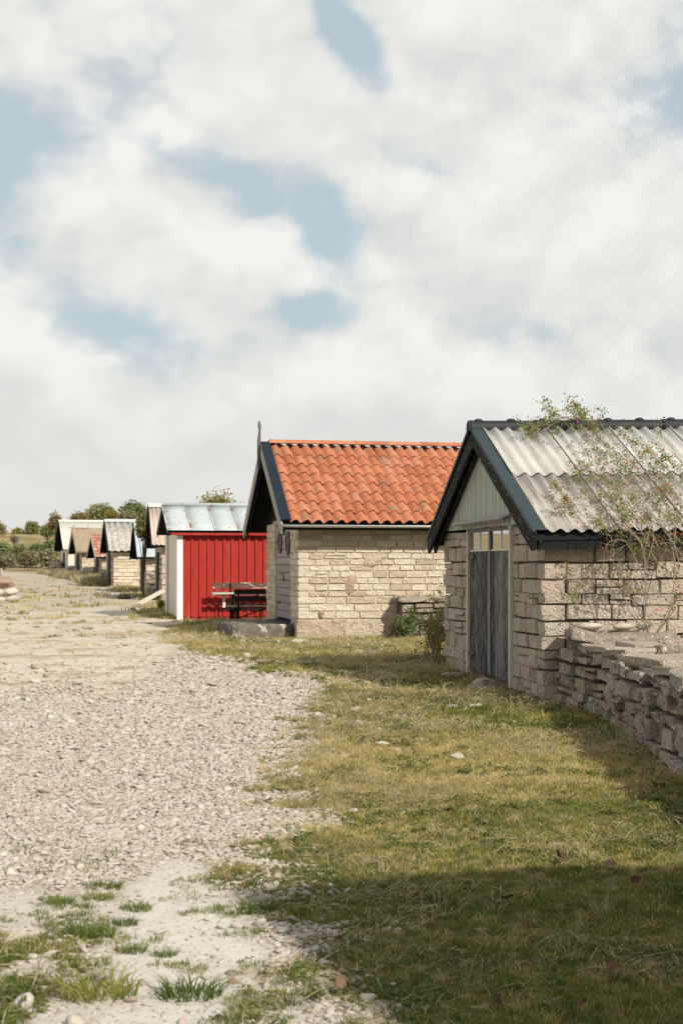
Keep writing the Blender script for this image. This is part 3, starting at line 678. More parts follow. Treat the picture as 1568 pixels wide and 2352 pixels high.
# pantiles one by one
tw, tl = .247, .0
rows = 8; tl = (ro2.len - .10) / rows
def tile_me():
    n = 12; V, F = [], []; wd = tw + .03
    def prof(u): return .040 * math.sin(2 * math.pi * (u / tw) - 1.2) + .008 * math.sin(4 * math.pi * (u / tw))
    for (yy, dz) in ((-.02, .0), (.06, .002), (tl + .05, -.022)):
        for i in range(n + 1): V.append((wd * i / n, yy, prof(wd * i / n) + dz))
    for i in range(n + 1): V.append((wd * i / n, -.02, prof(wd * i / n) - .022))
    N = n + 1
    for j in range(2):
        for i in range(n): F.append((j * N + i, j * N + i + 1, (j + 1) * N + i + 1, (j + 1) * N + i))
    for i in range(n): F.append((i, 3 * N + i, 3 * N + i + 1, i + 1))
    return mesh('roof_tile', V, F, 'tile', True)
tm = tile_me()
ncol = int((ro2.X - .20) / tw)
for c_ in range(ncol):
    for r_ in range(rows):
        put('roof_tile', tm, rf, ro2.near @ Matrix.Translation((.165 + c_ * tw + rg.uniform(-.004, .004), r_ * tl - .045 + rg.uniform(-.006, .006), .085)) @ Euler((-.050 + rg.uniform(-.012, .012), rg.uniform(-.022, .022), rg.uniform(-.016, .016))).to_matrix().to_4x4())
put('back_tiling', wave_me('back_tiling', ro2.X - .3, ro2.len, tw, .03, 'tile'), rf, ro2.far @ Matrix.Translation((.0, 0, .05)))
for i in range(17):
    V, F = [], []
    for (xx, rr) in ((0, .105), (.05, .118), (.06, .108), (.42, .098)):
        for k in range(9):
            a = math.pi * k / 8 ; V.append((xx, rr * math.cos(a), rr * math.sin(a) * .85))
    for j in range(3):
        for k in range(8): F.append((j * 9 + k, j * 9 + k + 1, (j + 1) * 9 + k + 1, (j + 1) * 9 + k))
    F.append(tuple(range(9)))
    put('ridge_tile', mesh('ridge_tile', V, F, 'tile', True), rf, Matrix.Translation((-ro2.og + .16 + i * .40, w / 2, ro2.zr + .055)) @ Euler((0, -.012, 0)).to_matrix().to_4x4())
for sl in (ro2.near, ro2.far):
    xa = -.03 if sl is ro2.near else ro2.X - .33
    put('edge_flashing', box_me('edge_flashing', (xa, -.04, .06), (xa + .21, ro2.len + .0, .11), 'flashblue', .006), rf, sl)
barges(oh, ro2, 'greywood', .035, .24, .10, x=-ro2.og - .02, tail=.08)
barges(oh, ro2, 'blackplain', .03, .16, .20, x=-ro2.og + .06, tail=.0)
# crossed boards run up to a carved finial
V, F = tube([(-ro2.og - .06, w / 2, 3.75), (-ro2.og - .065, w / 2, 4.38), (-ro2.og - .05, w / 2 - .01, 4.62), (-ro2.og - .055, w / 2 - .01, 4.72), (-ro2.og - .06, w / 2, 4.83)], [.045, .042, .024, .040, .022], 6)
put('finial', mesh('finial', V, F, 'darkwood', True), oh)
V, F = [], []
for xx in (-ro2.og - .01, L):
    for k in range(9):
        a = math.pi + math.pi * k / 8; V.append((xx, .055 * math.cos(a), .055 * math.sin(a)))
for k in range(8): F.append((k, k + 1, 9 + k + 1, 9 + k))
gt = put('gutter', mesh('gutter', V, F, 'gutter', True), oh, Matrix.Translation((0, -ro2.oe - .03, ro2.ze - .055)))
sol = gt.modifiers.new('s', 'SOLIDIFY'); sol.thickness = .006
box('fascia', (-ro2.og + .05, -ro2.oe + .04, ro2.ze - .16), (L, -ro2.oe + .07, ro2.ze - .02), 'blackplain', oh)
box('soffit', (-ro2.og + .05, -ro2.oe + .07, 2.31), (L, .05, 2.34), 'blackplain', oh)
# concrete step in front of its door
def slab(name, parent_, lo, hi, mat, mtx, seed, nseg=(8, 8), amp=.03):
    bm = bmesh.new(); bmesh.ops.create_cube(bm, size=1)
    bmesh.ops.subdivide_edges(bm, edges=bm.edges[:], cuts=5, use_grid_fill=True)
    lo, hi = Vector(lo), Vector(hi); c, sz = (lo + hi) / 2, hi - lo
    for v in bm.verts:
        p = Vector((v.co.x * sz.x, v.co.y * sz.y, v.co.z * sz.z)); nz_ = mnoise.noise_vector(p * 2.1 + Vector((seed, seed * 2, 0))); n2_ = mnoise.noise_vector(p * 6 + Vector((seed, 0, 0)))
        e = sum(1 for k in range(3) if abs(abs(v.co[k]) - .5) < 1e-4)
        v.co = c + p * (1 - .03 * (e > 1)) + nz_ * amp + n2_ * amp * .5
    me = bpy.data.meshes.new(name); bm.to_mesh(me); bm.free(); me.materials.append(M[mat]); me.shade_smooth()
    return put(name, me, parent_, mtx)
un2 = Vector((math.cos(TO), math.sin(TO), 0)); vn2 = Vector((-math.sin(TO), math.cos(TO), 0)); b2 = Vector((-.92, 30.6, 0))
def OL(u_, v_, z_=0.): return b2 + un2 * u_ + vn2 * v_ + Vector((0, 0, z_))
so = slab('doorstep', None, (-1.38, 0, -.1), (-.02, 3.1, .23), 'concrete', Matrix.Translation(OL(0, .45)) @ Matrix.Rotation(TO, 4, 'Z'), 4.1, amp=.05)
tag(so, 'weathered concrete doorstep slab before the orange roofed hut', 'step')

# ================================================================== RED SHED
rg = random.Random(31)
TR = math.atan(.2)
rp_ = pg(409, 1422); rb = Vector((rp_.x, rp_.y, 0))
rsd = empty('red_shed', rb, TR, 'bright red board and batten shed with white corner and pale metal roof', 'shed')
w, L, WH = 3.9, 6.5, 2.36
ro3 = Roof(w, L, 2.46, 3.22, .22, .28)
box('wall_core', (.03, .03, -.05), (L - .03, w - .03, 2.4), 'redpaint', rsd)
x = .17; pw = .20
while x < L - .1:
    put('wall_board', box_me('wall_board', (x, .0, .06), (x + .22, .028, 2.36), 'redpaint'), rsd)
    put('batten', box_me('batten', (x - .04, -.045, .06), (x + .04, .001, 2.34), 'redpaint', .008), rsd)
    x += .225
put('corner_board', box_me('corner_board', (-.03, -.045, -.02), (.135, .02, 2.38), 'whitepaint', .006), rsd)
put('corner_board', box_me('corner_board', (-.032, .022, -.02), (.0, .30, 2.38), 'whitepaint', .006), rsd)
put('corner_board', box_me('corner_board', (-.06, w - .35, .04), (.0, w + .03, 2.38), 'whitepaint', .006), rsd)
put('corner_board', box_me('corner_board', (-.09, w - .62, .04), (-.03, w - .40, 2.38), 'whitepaint', .006), rsd)
put('door', box_me('door', (-.012, .32, .05), (.03, w - .36, 2.38), 'plaster'), rsd)
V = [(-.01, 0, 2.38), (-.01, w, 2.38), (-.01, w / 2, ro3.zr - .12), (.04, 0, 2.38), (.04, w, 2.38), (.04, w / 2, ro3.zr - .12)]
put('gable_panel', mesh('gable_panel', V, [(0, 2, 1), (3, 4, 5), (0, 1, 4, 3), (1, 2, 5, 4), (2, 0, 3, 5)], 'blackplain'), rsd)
rf = put('roof', deck(ro3, .05, 'blackplain'), rsd)
sw = .66
for i in range(int(ro3.X / sw) + 1):
    V = [(0, 0, 0), (sw, 0, 0), (sw, ro3.len / 2, 0), (0, ro3.len / 2, 0)]
    me = wave_me('roof_panel', sw - .004, ro3.len + .05, 10, .0001, 'sheetmetal', .006, 20, 0, 4)
    put('roof_panel', me, rf, ro3.near @ Matrix.Translation((i * sw - .02, -.06, .03)) @ Euler((rg.uniform(-.004, .004), rg.uniform(-.006, .006), 0)).to_matrix().to_4x4())
    V, F = tube([(0, -.065, 0), (0, ro3.len * .5, .004), (0, ro3.len - .06, 0)], [.024, .021, .022], 8)
    put('roof_seam', mesh('roof_seam', V, F, 'seamrust', True), rf, ro3.near @ Matrix.Translation((i * sw - .02, 0, .036)))
put('back_roofing', box_me('back_roofing', (-.03, -.05, .02), (ro3.X, ro3.len, .035), 'sheetmetal'), rf, ro3.far)
V, F = tube([(-ro3.og - .02, w / 2, ro3.zr + .04), (L, w / 2, ro3.zr + .04)], [.06, .06], 8); put('ridge_cap', mesh('ridge_cap', V, F, 'sheetmetal', True), rf)
barges(rsd, ro3, 'flashblue', .03, .14, .04, x=-ro3.og - .01)
barges(rsd, ro3, 'sheetclean', .02, .07, -.02, x=-ro3.og - .03)
box('fascia', (-ro3.og + .08, -ro3.oe + .01, ro3.ze - .125), (L, -ro3.oe + .04, ro3.ze - .015), 'redpaint', rsd)
box('soffit', (-.05, -ro3.oe + .04, 2.375), (L, .03, 2.39), 'redpaint', rsd)
box('eave_bracket', (-.09, -.18, 2.30), (-.04, .02, 2.40), 'sheetclean', rsd)

# ================================================================== PICNIC SEAT SET
pt = pg(560, 1424.5)
pc = empty('picnic_table', (pt.x + .25, pt.y - 1.05, 0), TR, 'dark picnic table with two backrest benches against the red shed', 'table')
def bd(name, lo, hi, mat, par=pc): return box(name, lo, hi, mat, par, None, .006)
for k in range(4): bd('table_plank', (-.95, .42 + k * .16, .725), (1.0, .57 + k * .16, .765), 'greywood' if k > 0 else 'palewood')
for k in range(2): bd('seat_plank', (-.62, -.10 + k * .15, .40), (1.1, .04 + k * .15, .44), 'greywood' if k == 0 else 'blackplain')
for k in range(2): bd('seat_plank', (-.9, 1.2 + k * .15, .40), (1.1, 1.34 + k * .15, .44), 'brownwood')
bd('backrest_plank', (-.46, -.20, .56), (1.1, -.165, .69), 'blackplain'); bd('backrest_plank', (-.46, -.21, .74), (1.1, -.175, .87), 'blackplain')
bd('backrest_plank', (-.84, 1.56, .86), (1.1, 1.60, 1.02), 'brownwood'); bd('backrest_plank', (-.84, 1.55, .66), (1.1, 1.59, .78), 'brownwood')
for xx in (-.35, .85):
    for (p, q_) in (((xx, -.15, 0), (xx, -.19, .88)), ((xx, .18, 0), (xx, .18, .42)), ((xx, 1.54, 0), (xx, 1.54, 1.0)), ((xx, 1.22, 0), (xx, 1.22, .42)), ((xx - .02, .5, 0), (xx - .02, .62, .73)), ((xx - .02, .98, 0), (xx - .02, .86, .73))):
        beam('leg', p, q_, .045, .05, 'blackplain', pc, up=(0, 1, 0))
    beam('stretcher', (xx + .03, -.18, .30), (xx + .03, 1.56, .30), .04, .05, 'blackplain', pc)
beam('brace', (-.33, .2, .40), (.3, .7, .70), .03, .04, 'blackplain', pc); beam('brace', (-.33, .2, .08), (.5, .2, .38), .03, .03, 'blackplain', pc)
beam('stretcher', (-.75, .70, .30), (1.0, .70, .30), .04, .05, 'blackplain', pc)
beam('leg', (-.62, .74, .36), (-.62, .74, .73), .07, .04, 'whitepaint', pc, up=(0, 1, 0))

# ================================================================== FAR HUTS
def far_hut(name, label, rp, th, w, L, we, zr, oe, og, wall, cover, seed, barge='blackplain', door=(.33, .67), dcol='darkdoor', cr=(.14, .24), core='mortar_pale', wm='stone_pale', vis=None, ridge=None, gable='blackplain', bw=.16):
    rg = random.Random(seed); z0 = gh(rp[0], rp[1])
    root = empty(name, (rp[0], rp[1], z0), th, label, 'hut', 'row of stone fishing huts along the track')
    r = Roof(w, L, we + .06, zr, oe, og)
    box('wall_core', (.03, .03, -.3), (L, w - .03, we), core, root)
    a, b = w * door[0], w * door[1]
    if wall == 'stone':
        crs = courses(we, cr[0], cr[1], rg, -.1); S = min(L, vis or L)
        lay(root, F_SIDE, 0, S, crs, wm, rg, (.32, .75), .2, .02, .03, .06, split=.05, corner=lambda i: (.2 if i % 2 else -.02, 0))
        lay(root, F_gable(w), 0, w, crs, 'stone', rg, (.3, .6), .2, .02, .03, .06, openings=[(w - b, w - a, -1, 1.9)], split=.03, corner=lambda i: (0, 0 if i % 2 else .2))
    else:
        box('wall', (0, 0, -.2), (L + .02, w, we + .01), wall, root)
    d = box('door', (-.03, a, .0), (.02, b, min(1.9, we + .1)), dcol, root)
    n = 4
    for k in range(n): put('plank', box_me('plank', (-.05, a + (b - a) * k / n + .012, .02), (-.029, a + (b - a) * (k + 1) / n - .012, min(1.88, we + .08)), dcol), d)
    V = [(.02, 0, we), (.02, w, we), (.02, w / 2, zr - .1), (.08, 0, we), (.08, w, we), (.08, w / 2, zr - .1)]
    put('gable_panel', mesh('gable_panel', V, [(0, 2, 1), (3, 4, 5), (0, 1, 4, 3), (1, 2, 5, 4), (2, 0, 3, 5)], gable), root)
    rf = put('roof', deck(r, .07, 'blackplain'), root)
    barges(root, r, barge, .05, bw, .05, x=-og - .02)
    cover(r, rf, rg, root)
    return root, r
def cov_wave(pitch, amp, mat, sheetw):
    def f(r, rf, rg, root):
        me = wave_me('roof_sheet', sheetw + .02, r.len + .06, pitch, amp, mat)
        for i in range(int(math.ceil((r.X - .0) / sheetw))): put('roof_sheet', me, rf, r.near @ Matrix.Translation((i * sheetw, -.06, .045)))
        put('back_roofing', wave_me('back_roofing', r.X, r.len, pitch, amp, mat), rf, r.far @ Matrix.Translation((0, 0, .04)))
        for yy, sl in ((r.len - .28, r.near),): box('ridge_flashing', (-.02, yy, .075), (r.X, r.len + .03, .09), 'sheetcream' if mat != 'lichenroof' else 'sheetclean', rf, sl)
    return f
def cov_seam(mat, sw):
    def f(r, rf, rg, root):
        for i in range(int(math.ceil(r.X / sw))):
            box('roof_panel', (i * sw, -.06, .03), ((i + 1) * sw - .015, r.len + .02, .045), mat, rf, r.near)
            box('roof_seam', (i * sw - .012, -.06, .03), (i * sw + .012, r.len, .07), mat, rf, r.near)
        box('back_roofing', (0, 0, .03), (r.X, r.len, .05), mat, rf, r.far)
    return f
def cov_tiles(mat, tw_=.3, tl_=.42):
    def f(r, rf, rg, root):
        me = wave_me('roof_tile', tw_ + .01, tl_ + .06, tw_, .03, mat, .015, 6, 0, 1)
        for i in range(int(r.X / tw_)):
            for j in range(int(r.len / tl_) + 1):
                put('roof_tile', me, rf, r.near @ Matrix.Translation((i * tw_, j * tl_ - .08, .07)) @ Euler((-.05, rg.uniform(-.03, .03), 0)).to_matrix().to_4x4())
        box('back_roofing', (0, 0, .03), (r.X, r.len, .07), mat, rf, r.far)
    return f
def cov_thatch(r, rf, rg, root):
    for sl, nm in ((r.near, 'thatch'), (r.far, 'back_thatch')):
        nx2, ny2 = 60, 24; V, F = [], []
        for j in range(ny2 + 1):
            for i in range(nx2 + 1):
                xx, yy = (r.X + .1) * i / nx2 - .05, (r.len + .15) * j / ny2 - .12
                V.append((xx, yy + rg.uniform(-.03, .03), .20 + .03 * rg.random() - (.12 if j == 0 else 0) + .05 * mnoise.noise(Vector((xx, yy, 0)))))
        for j in range(ny2):
            for i in range(nx2): a = j * (nx2 + 1) + i; F.append((a, a + 1, a + nx2 + 2, a + nx2 + 1))
        V2 = [(-.05, -.12, 0), (r.X + .05, -.12, 0)]
        put(nm, mesh(nm, V, F, 'thatch'), rf, sl)
        box(nm, (-.04, -.1, .0), (r.X + .04, r.len, .17), 'thatch', rf, sl)
    for k in range(2):
        V, F = tube([(-r.og - .25, r.w / 2 + (.12 if k else -.12), r.zr + .28), (r.L + .2, r.w / 2 + (.12 if k else -.12), r.zr + .26)], [.05, .045], 6); put('ridge_pole', mesh('ridge_pole', V, F, 'palewood', True), rf)
    for k in range(5):
        x_ = -r.og + .1 + k * 1.1
        for sg in (-1, 1):
            V, F = tube([(x_, r.w / 2 + sg * .45, r.zr - .05), (x_ + .02, r.w / 2 - sg * .15, r.zr + .48)], [.035, .03], 5); put('ridge_clamp', mesh('ridge_clamp', V, F, 'greywood', True), rf)

# pixel anchors of the near front corner of each hut -> metres
def anchor(x, Y): return ((x - CX) / FPX * Y, Y)
hH, rH = far_hut('stone_hut', 'stone hut with rusty pink roof peeking out behind the red shed', anchor(372, 55.5), math.atan(.18), 5.2, 6.5, 2.1, 3.80, .35, .4, 'stone', cov_wave(.18, .02, 'rustroof', .9), 41, vis=1.5, wm='stone')
hG, rG = far_hut('stone_hut', 'low hut with light grey steel roof beside the leaning plank', anchor(337, 66), math.atan(.21), 4.7, 4.6, 1.62, 3.30, .35, .45, 'stone', cov_seam('sheetclean', .55), 42, wm='stone_pale', bw=.14)
hE, rE = far_hut('stone_hut', 'pale stone hut with lichen spotted wavy grey roof', anchor(261.5, 78), math.atan(.25), 4.9, 7.0, 1.92, 3.72, .30, .30, 'stone', cov_wave(.36, .04, 'lichenroof', 1.08), 43, barge='flashblue', vis=2.8, bw=.26)
hD, rD = far_hut('stone_hut', 'small stone hut with patchy old red tile roof', anchor(234, 94), math.atan(.31), 3.8, 5.0, 1.55, 2.95, .35, .45, 'stone', cov_tiles('oldtile'), 44, barge='greywood', vis=2.4, bw=.2)
hC, rC = far_hut('stone_hut', 'stone hut with brown thatched roof and crossed ridge poles', anchor(189, 109), math.atan(.31), 4.8, 7.0, 1.85, 3.60, .35, .45, 'stone', cov_thatch, 45, barge='palewood', vis=3.6, gable='core_mid', bw=.24)
hB, rB = far_hut('plastered_hut', 'farthest hut, plastered, under a long cream corrugated roof', anchor(157, 124), math.atan(.32), 5.6, 9.5, 2.1, 4.75, .45, .5, 'plaster', cov_wave(.25, .03, 'sheetcream', 1.0), 46, door=(.42, .60), dcol='flashblue', bw=.12)
box('gable_window', (-.03, 1.9, 2.45), (.02, 2.9, 3.6), 'sheetclean', hB); box('gable_panel', (-.02, .8, 2.12), (.02, 2.7, 2.5), 'redpaint', hB)

# ================================================================== DRY STONE WALLS
def dry_wall(name, label, pts, hgt, thick, seed, cr=(.085, .20), wr=(.16, .44), cap=True, mat='drystone', z0=None, side=1, cap_gap=None, both=True):
    """a wall along a polyline; side=1: the visible face lies on the left of the run"""
    rg = random.Random(seed); root = empty(name, (pts[0][0], pts[0][1], 0), 0, label, 'stone wall')
    inv = Matrix.Translation((-pts[0][0], -pts[0][1], 0))
    for i in range(len(pts) - 1):
        a, b = Vector((*pts[i], 0)), Vector((*pts[i + 1], 0)); d = b - a; Ls = d.length; d.normalize(); nrm = Vector((-d.y, d.x, 0)) * side   # inward
        zb = gh(*((a + b) / 2).xy) if z0 is None else z0
        F = inv @ Matrix.Translation(a + Vector((0, 0, zb))) @ Matrix((d, -nrm * -1, Vector((0, 0, 1)))).transposed().to_4x4()
        crs = courses(hgt, cr[0], cr[1], rg, -.08)
        lay(root, F, -.02, Ls + .02, crs, mat, rg, wr, .3, .026, .10, .11, split=.25, wav=.02, tilt=.04)
        me = box_me('wall_core', (0.0, .10, -.2), (Ls, thick - .05, hgt - .08), 'core'); put('wall_core', me, root, F)
        if cap:
            s = -.05
            sset = stone_set(mat, .09)
            while s < Ls:
                ln = rg.uniform(.35, .8); t_ = -.04
                while t_ < thick - .1:
                    wd = min(rg.uniform(.3, .6), thick - t_ + .1); th_ = rg.uniform(.05, .12)
                    if not (cap_gap and cap_gap(F @ Vector((s + ln / 2, t_ + wd / 2, 0)) + Vector((pts[0][0], pts[0][1], 0)))):
                        T = Matrix.Translation((s + ln / 2, t_ + wd / 2, hgt + th_ * .2 + rg.uniform(-.03, .05))) @ Euler((rg.gauss(0, .05), rg.gauss(0, .05), rg.uniform(-.35, .35))).to_matrix().to_4x4() @ Matrix.Diagonal((ln * .97, wd * .97, th_, 1))
                        put('cap_stone', pick(sset, ln / th_ * .5, rg), root, F @ T)
                    t_ += wd
                s += ln
    return root
dw = dry_wall('dry_stone_wall', 'thick dry stone wall of flat lichened slabs running from the black doored hut', [(2.60, 16.9), (2.86, 14.9), (2.74, 12.9), (2.67, 11.1), (2.70, 8.6), (2.75, 6.4)], .68, 1.7, 52, side=1,
              cap_gap=lambda p: p.y > 16.0 and p.x < 3.6)
big = slab('cap_slab', dw, (-.60, -.45, -.06), (.62, .40, .06), 'drystone', Matrix.Translation((3.20 - 2.60, 16.35 - 16.9, .74)) @ Euler((0, .01, -.1)).to_matrix().to_4x4(), 7.7, amp=.085)
dry_wall('dry_stone_wall', 'dark shaded dry stone wall stub between the orange roofed hut and the black doored hut', [tuple(OL(2.13, -.62).xy), tuple(OL(6.2, -.62).xy)], .84, .5, 53, wr=(.2, .5), side=1)
dry_wall('dry_stone_wall', 'dark dry stone wall between the red tiled hut and the lichen roofed hut', [anchor(228, 82.5), anchor(251, 81.0)], .85, .8, 54, cr=(.1, .18), wr=(.25, .5))
dry_wall('dry_stone_wall', 'low rubble wall running between the thatched hut and the red tiled hut', [anchor(191, 101), anchor(216, 96)], .8, .8, 55, cr=(.12, .2), wr=(.25, .6))
dry_wall('dry_stone_wall', 'short rubble wall between the farthest hut and the thatched hut', [anchor(157, 116), anchor(172, 113.5)], .75, .8, 56, cr=(.12, .2), wr=(.25, .6))
dry_wall('dry_stone_wall', 'rubble wall end to the left of the farthest plastered hut', [anchor(115, 127), anchor(139, 126)], 1.05, 1.2, 57, cr=(.14, .24), wr=(.3, .7))
dry_wall('dry_stone_wall', 'low rubble wall at the side of the low grey steel roofed hut', [anchor(341, 63.5), anchor(366, 63)], .62, .5, 58, cr=(.1, .18), wr=(.25, .5), mat='drystone')

# gate pillar of boulders at the edge of the track
pp = pg(12, 1388); gz0 = gh(pp.x, pp.y)
pl = empty('stone_pillar', (pp.x, pp.y, gz0), .2, 'whitish stump of mortared stones at the left edge of the track', 'stone pillar')
for k, (x_, z_, sx_, sz_) in enumerate(((-.25, .12, .42, .16), (.22, .13, .34, .17), (-.3, .40, .36, .17), (.20, .42, .30, .18), (-.1, .02, .6, .08))):
    put('stone', rock_me('stone', 'whitestone', k + 20, 2, .16), pl, Matrix.Translation((x_, 0, z_)) @ Matrix.Diagonal((sx_, .4, sz_, 1)))
bo = put('boulder', rock_me('boulder', 'boulder', 31, 3, .30), None, Matrix.Translation((pp.x - .08, pp.y, gz0 + .73)) @ Matrix.Diagonal((.46, .42, .24, 1))); tag(bo, 'rounded reddish boulder resting on the whitish stone stump', 'boulder')
po = tubes('weathered_post', [([(pp.x - .25, pp.y + .5, gz0), (pp.x - .22, pp.y + .5, gz0 + 1.0), (pp.x - .25, pp.y + .5, gz0 + 1.3)], [.07, .06, .03])], 'greywood'); tag(po, 'thin grey weathered post behind the reddish boulder', 'post')

# hut standing just outside the view on the right: its shadow falls over the near grass
hs = empty('stone_hut', (3.25, -.22, 0), TH * .35, 'nearest stone hut at the end of the thick dry wall', 'hut')
ro4 = Roof(5.2, 7, 1.9, 4.02, .4, .35)
box('wall', (0, 0, -.1), (7, 5.2, 1.95), 'stone', hs)
V = [(0, 0, 1.9), (0, 5.2, 1.9), (0, 2.6, 3.9), (.1, 0, 1.9), (.1, 5.2, 1.9), (.1, 2.6, 3.9)]; put('gable_panel', mesh('gable_panel', V, [(0, 2, 1), (3, 4, 5), (0, 1, 4, 3), (1, 2, 5, 4), (2, 0, 3, 5)], 'sage'), hs)
rf = put('roof', deck(ro4, .1, 'fibre'), hs)

# ================================================================== LOOSE THINGS
def rock(x, y, sx_, sz_, label, mat='whitestone', seed=0, z=0., nm='rock', cat='rock', group='loose rocks on the ground'):
    p = pg(x, y); m = sx_ / FPX * p.y / 2; mz = sz_ / FPX * p.y / 2
    o = put(nm, rock_me(nm, mat, seed + 50, 2, .42), None, Matrix.Translation((p.x, p.y, gh(p.x, p.y) + mz * .30)) @ Matrix.Rotation(seed * 1.3, 4, 'Z') @ Matrix.Diagonal((m, m * .75, mz, 1)))
    return tag(o, label, cat, group)
rock(1106, 1568, 80, 34, 'large grey doorstep rock below the black double doors', 'stone', 1)
rock(1040, 1545, 72, 26, 'flat mossy rock at the far foot of the black doored gable', 'drystone', 2)
rock(1049, 1719, 46, 15, 'flat white rock in the sunlit grass', 'whitestone', 3)
rock(908, 1706, 40, 13, 'flat pinkish rock in dry grass near the gravel edge', 'pinkplinth', 4)
rock(877, 1692, 34, 14, 'white rock just behind the flat pinkish one', 'whitestone', 5)
rock(905, 1910, 32, 8, 'thin white sliver of stone on green grass', 'whitestone', 6)
rock(688, 1862, 26, 16, 'round white stone at the gravel edge, first of a pair', 'whitestone', 7)
rock(726, 1863, 28, 15, 'round white stone in the grass, second of a pair', 'whitestone', 8)
rock(925, 1860, 20, 12, 'small pale stone alone in mid lawn', 'whitestone', 9)
rock(1090, 1610, 36, 13, 'pale stone lying in front of the doorstep rock', 'whitestone', 10)
rock(1040, 1612, 40, 12, 'low pale stone in grass on the way to the black doors', 'whitestone', 11)
rock(870, 1660, 30, 12, 'small white stone among weeds on stony ground', 'whitestone', 12)
rock(1155, 1652, 22, 9, 'tiny pale stone on the lawn towards the dry wall', 'whitestone', 13)
rock(682, 1470, 40, 16, 'flat white stone at the corner of the orange roofed hut', 'whitestone', 14)
rock(830, 1490, 50, 10, 'flat white slab on thin grass before the pale stone hut', 'whitestone', 15)
rock(423, 1885, 44, 18, 'largest angular stone lying on the gravel', 'whitestone', 16)
rock(532, 2200, 36, 18, 'dark edged stone half sunk in the white sand', 'drystone', 17)
rock(535, 2220, 32, 16, 'brown stone beside the dark edged one in the sand', 'redrock', 18)
rock(845, 2262, 50, 26, 'pale stone sunk in the sand at the lawn edge', 'whitestone', 19)
rock(175, 2318, 60, 34, 'round pale stone near the bottom corner weeds', 'whitestone', 20)
rock(160, 2230, 60, 30, 'grey stone between the corner weeds and sand', 'whitestone', 21)
rock(1320, 1712, 16, 8, 'pebble of white stone by the shadow edge', 'whitestone', 22)
for k, (x_, y_, s_, lb) in enumerate(((1350, 1446, .20, 'bigger smooth stone on the slab at the hut corner'), (1428, 1449, .20, 'long white stone lying on the middle of the top slab'), (1473, 1452, .13, 'small square stone on the far end of the top slab'))):
    Y_ = 16.6; p = px(x_, y_, Y_)
    tag(put('rock', rock_me('rock', 'whitestone', 80 + k, 2, .2), None, Matrix.Translation((p.x, 16.5, .85)) @ Matrix.Diagonal((s_ * .7, s_ * .4, .045, 1))), lb, 'rock', 'small stones on the wall slab')
def leaf_curl(seed):
    V, F = [], []; n = 6; rgl = random.Random(seed)
    for j in range(n + 1):
        t_ = j / n; wd = math.sin(math.pi * min(.97, t_ + .06)) * .45
        for i in (-1, -.5, 0, .5, 1): V.append((i * wd, t_ - .5, .25 * abs(i) * wd * 2 + .15 * math.sin(t_ * 5 + seed) + rgl.uniform(-.03, .03)))
    for j in range(n):
        for i in range(4): a = j * 5 + i; F.append((a, a + 1, a + 6, a + 5))
    return mesh('fallen_leaf', V, F, 'fallen', True)
for k, (x_, y_, s_, lb) in enumerate(((1287, 1968, .085, 'crumpled dark red leaf cluster at the shadow edge'), (1400, 1982, .07, 'upright red brown leaf near the wall shadow'), (1460, 2020, .06, 'flat tan leaf in the shade towards the dry wall'),
                                      (1165, 2060, .07, 'dark brown leaf in mid shaded lawn'), (778, 2245, .06, 'brown curled leaf near the sand edge'), (1412, 2218, .07, 'pale pink leaf standing in dark grass'),
                                      (1140, 2290, .05, 'small dull leaf low in the shaded grass'), (1335, 2293, .055, 'slim whitish leaf lying near the pale pink one'))):
    p = pg(x_, y_); o = put('fallen_leaf', leaf_curl(k), None, Matrix.Translation((p.x, p.y, gh(p.x, p.y) + .045)) @ Euler((.4 * math.sin(k * 2), .5 * math.cos(k * 3), k * 1.7)).to_matrix().to_4x4() @ Matrix.Diagonal((s_, s_, s_, 1)))
    tag(o, lb, 'leaf', 'fallen leaves on the grass')
a = pg(318, 1389, .1); b = px(376, 1356, 50.5)
lp = beam('leaning_plank', a + Vector((0, 0, .02)), b, .3, .05, 'palewood'); tag(lp, 'bleached plank leaning up against the white end of the red shed', 'plank')
bb = anchor(351, 60); zb = gh(*bb)
sb = empty('stone_bench', (bb[0], bb[1], zb), .2, 'small pale slab bench by the low grey steel roofed hut', 'bench')
box('seat', (-.24, -.2, .36), (.24, .2, .44), 'whitestone', sb, None, .02)
for s_ in (-1, 1): box('leg', (s_ * .15 - .06, -.15, -.1), (s_ * .15 + .06, .15, .36), 'drystone', sb, None, .01)

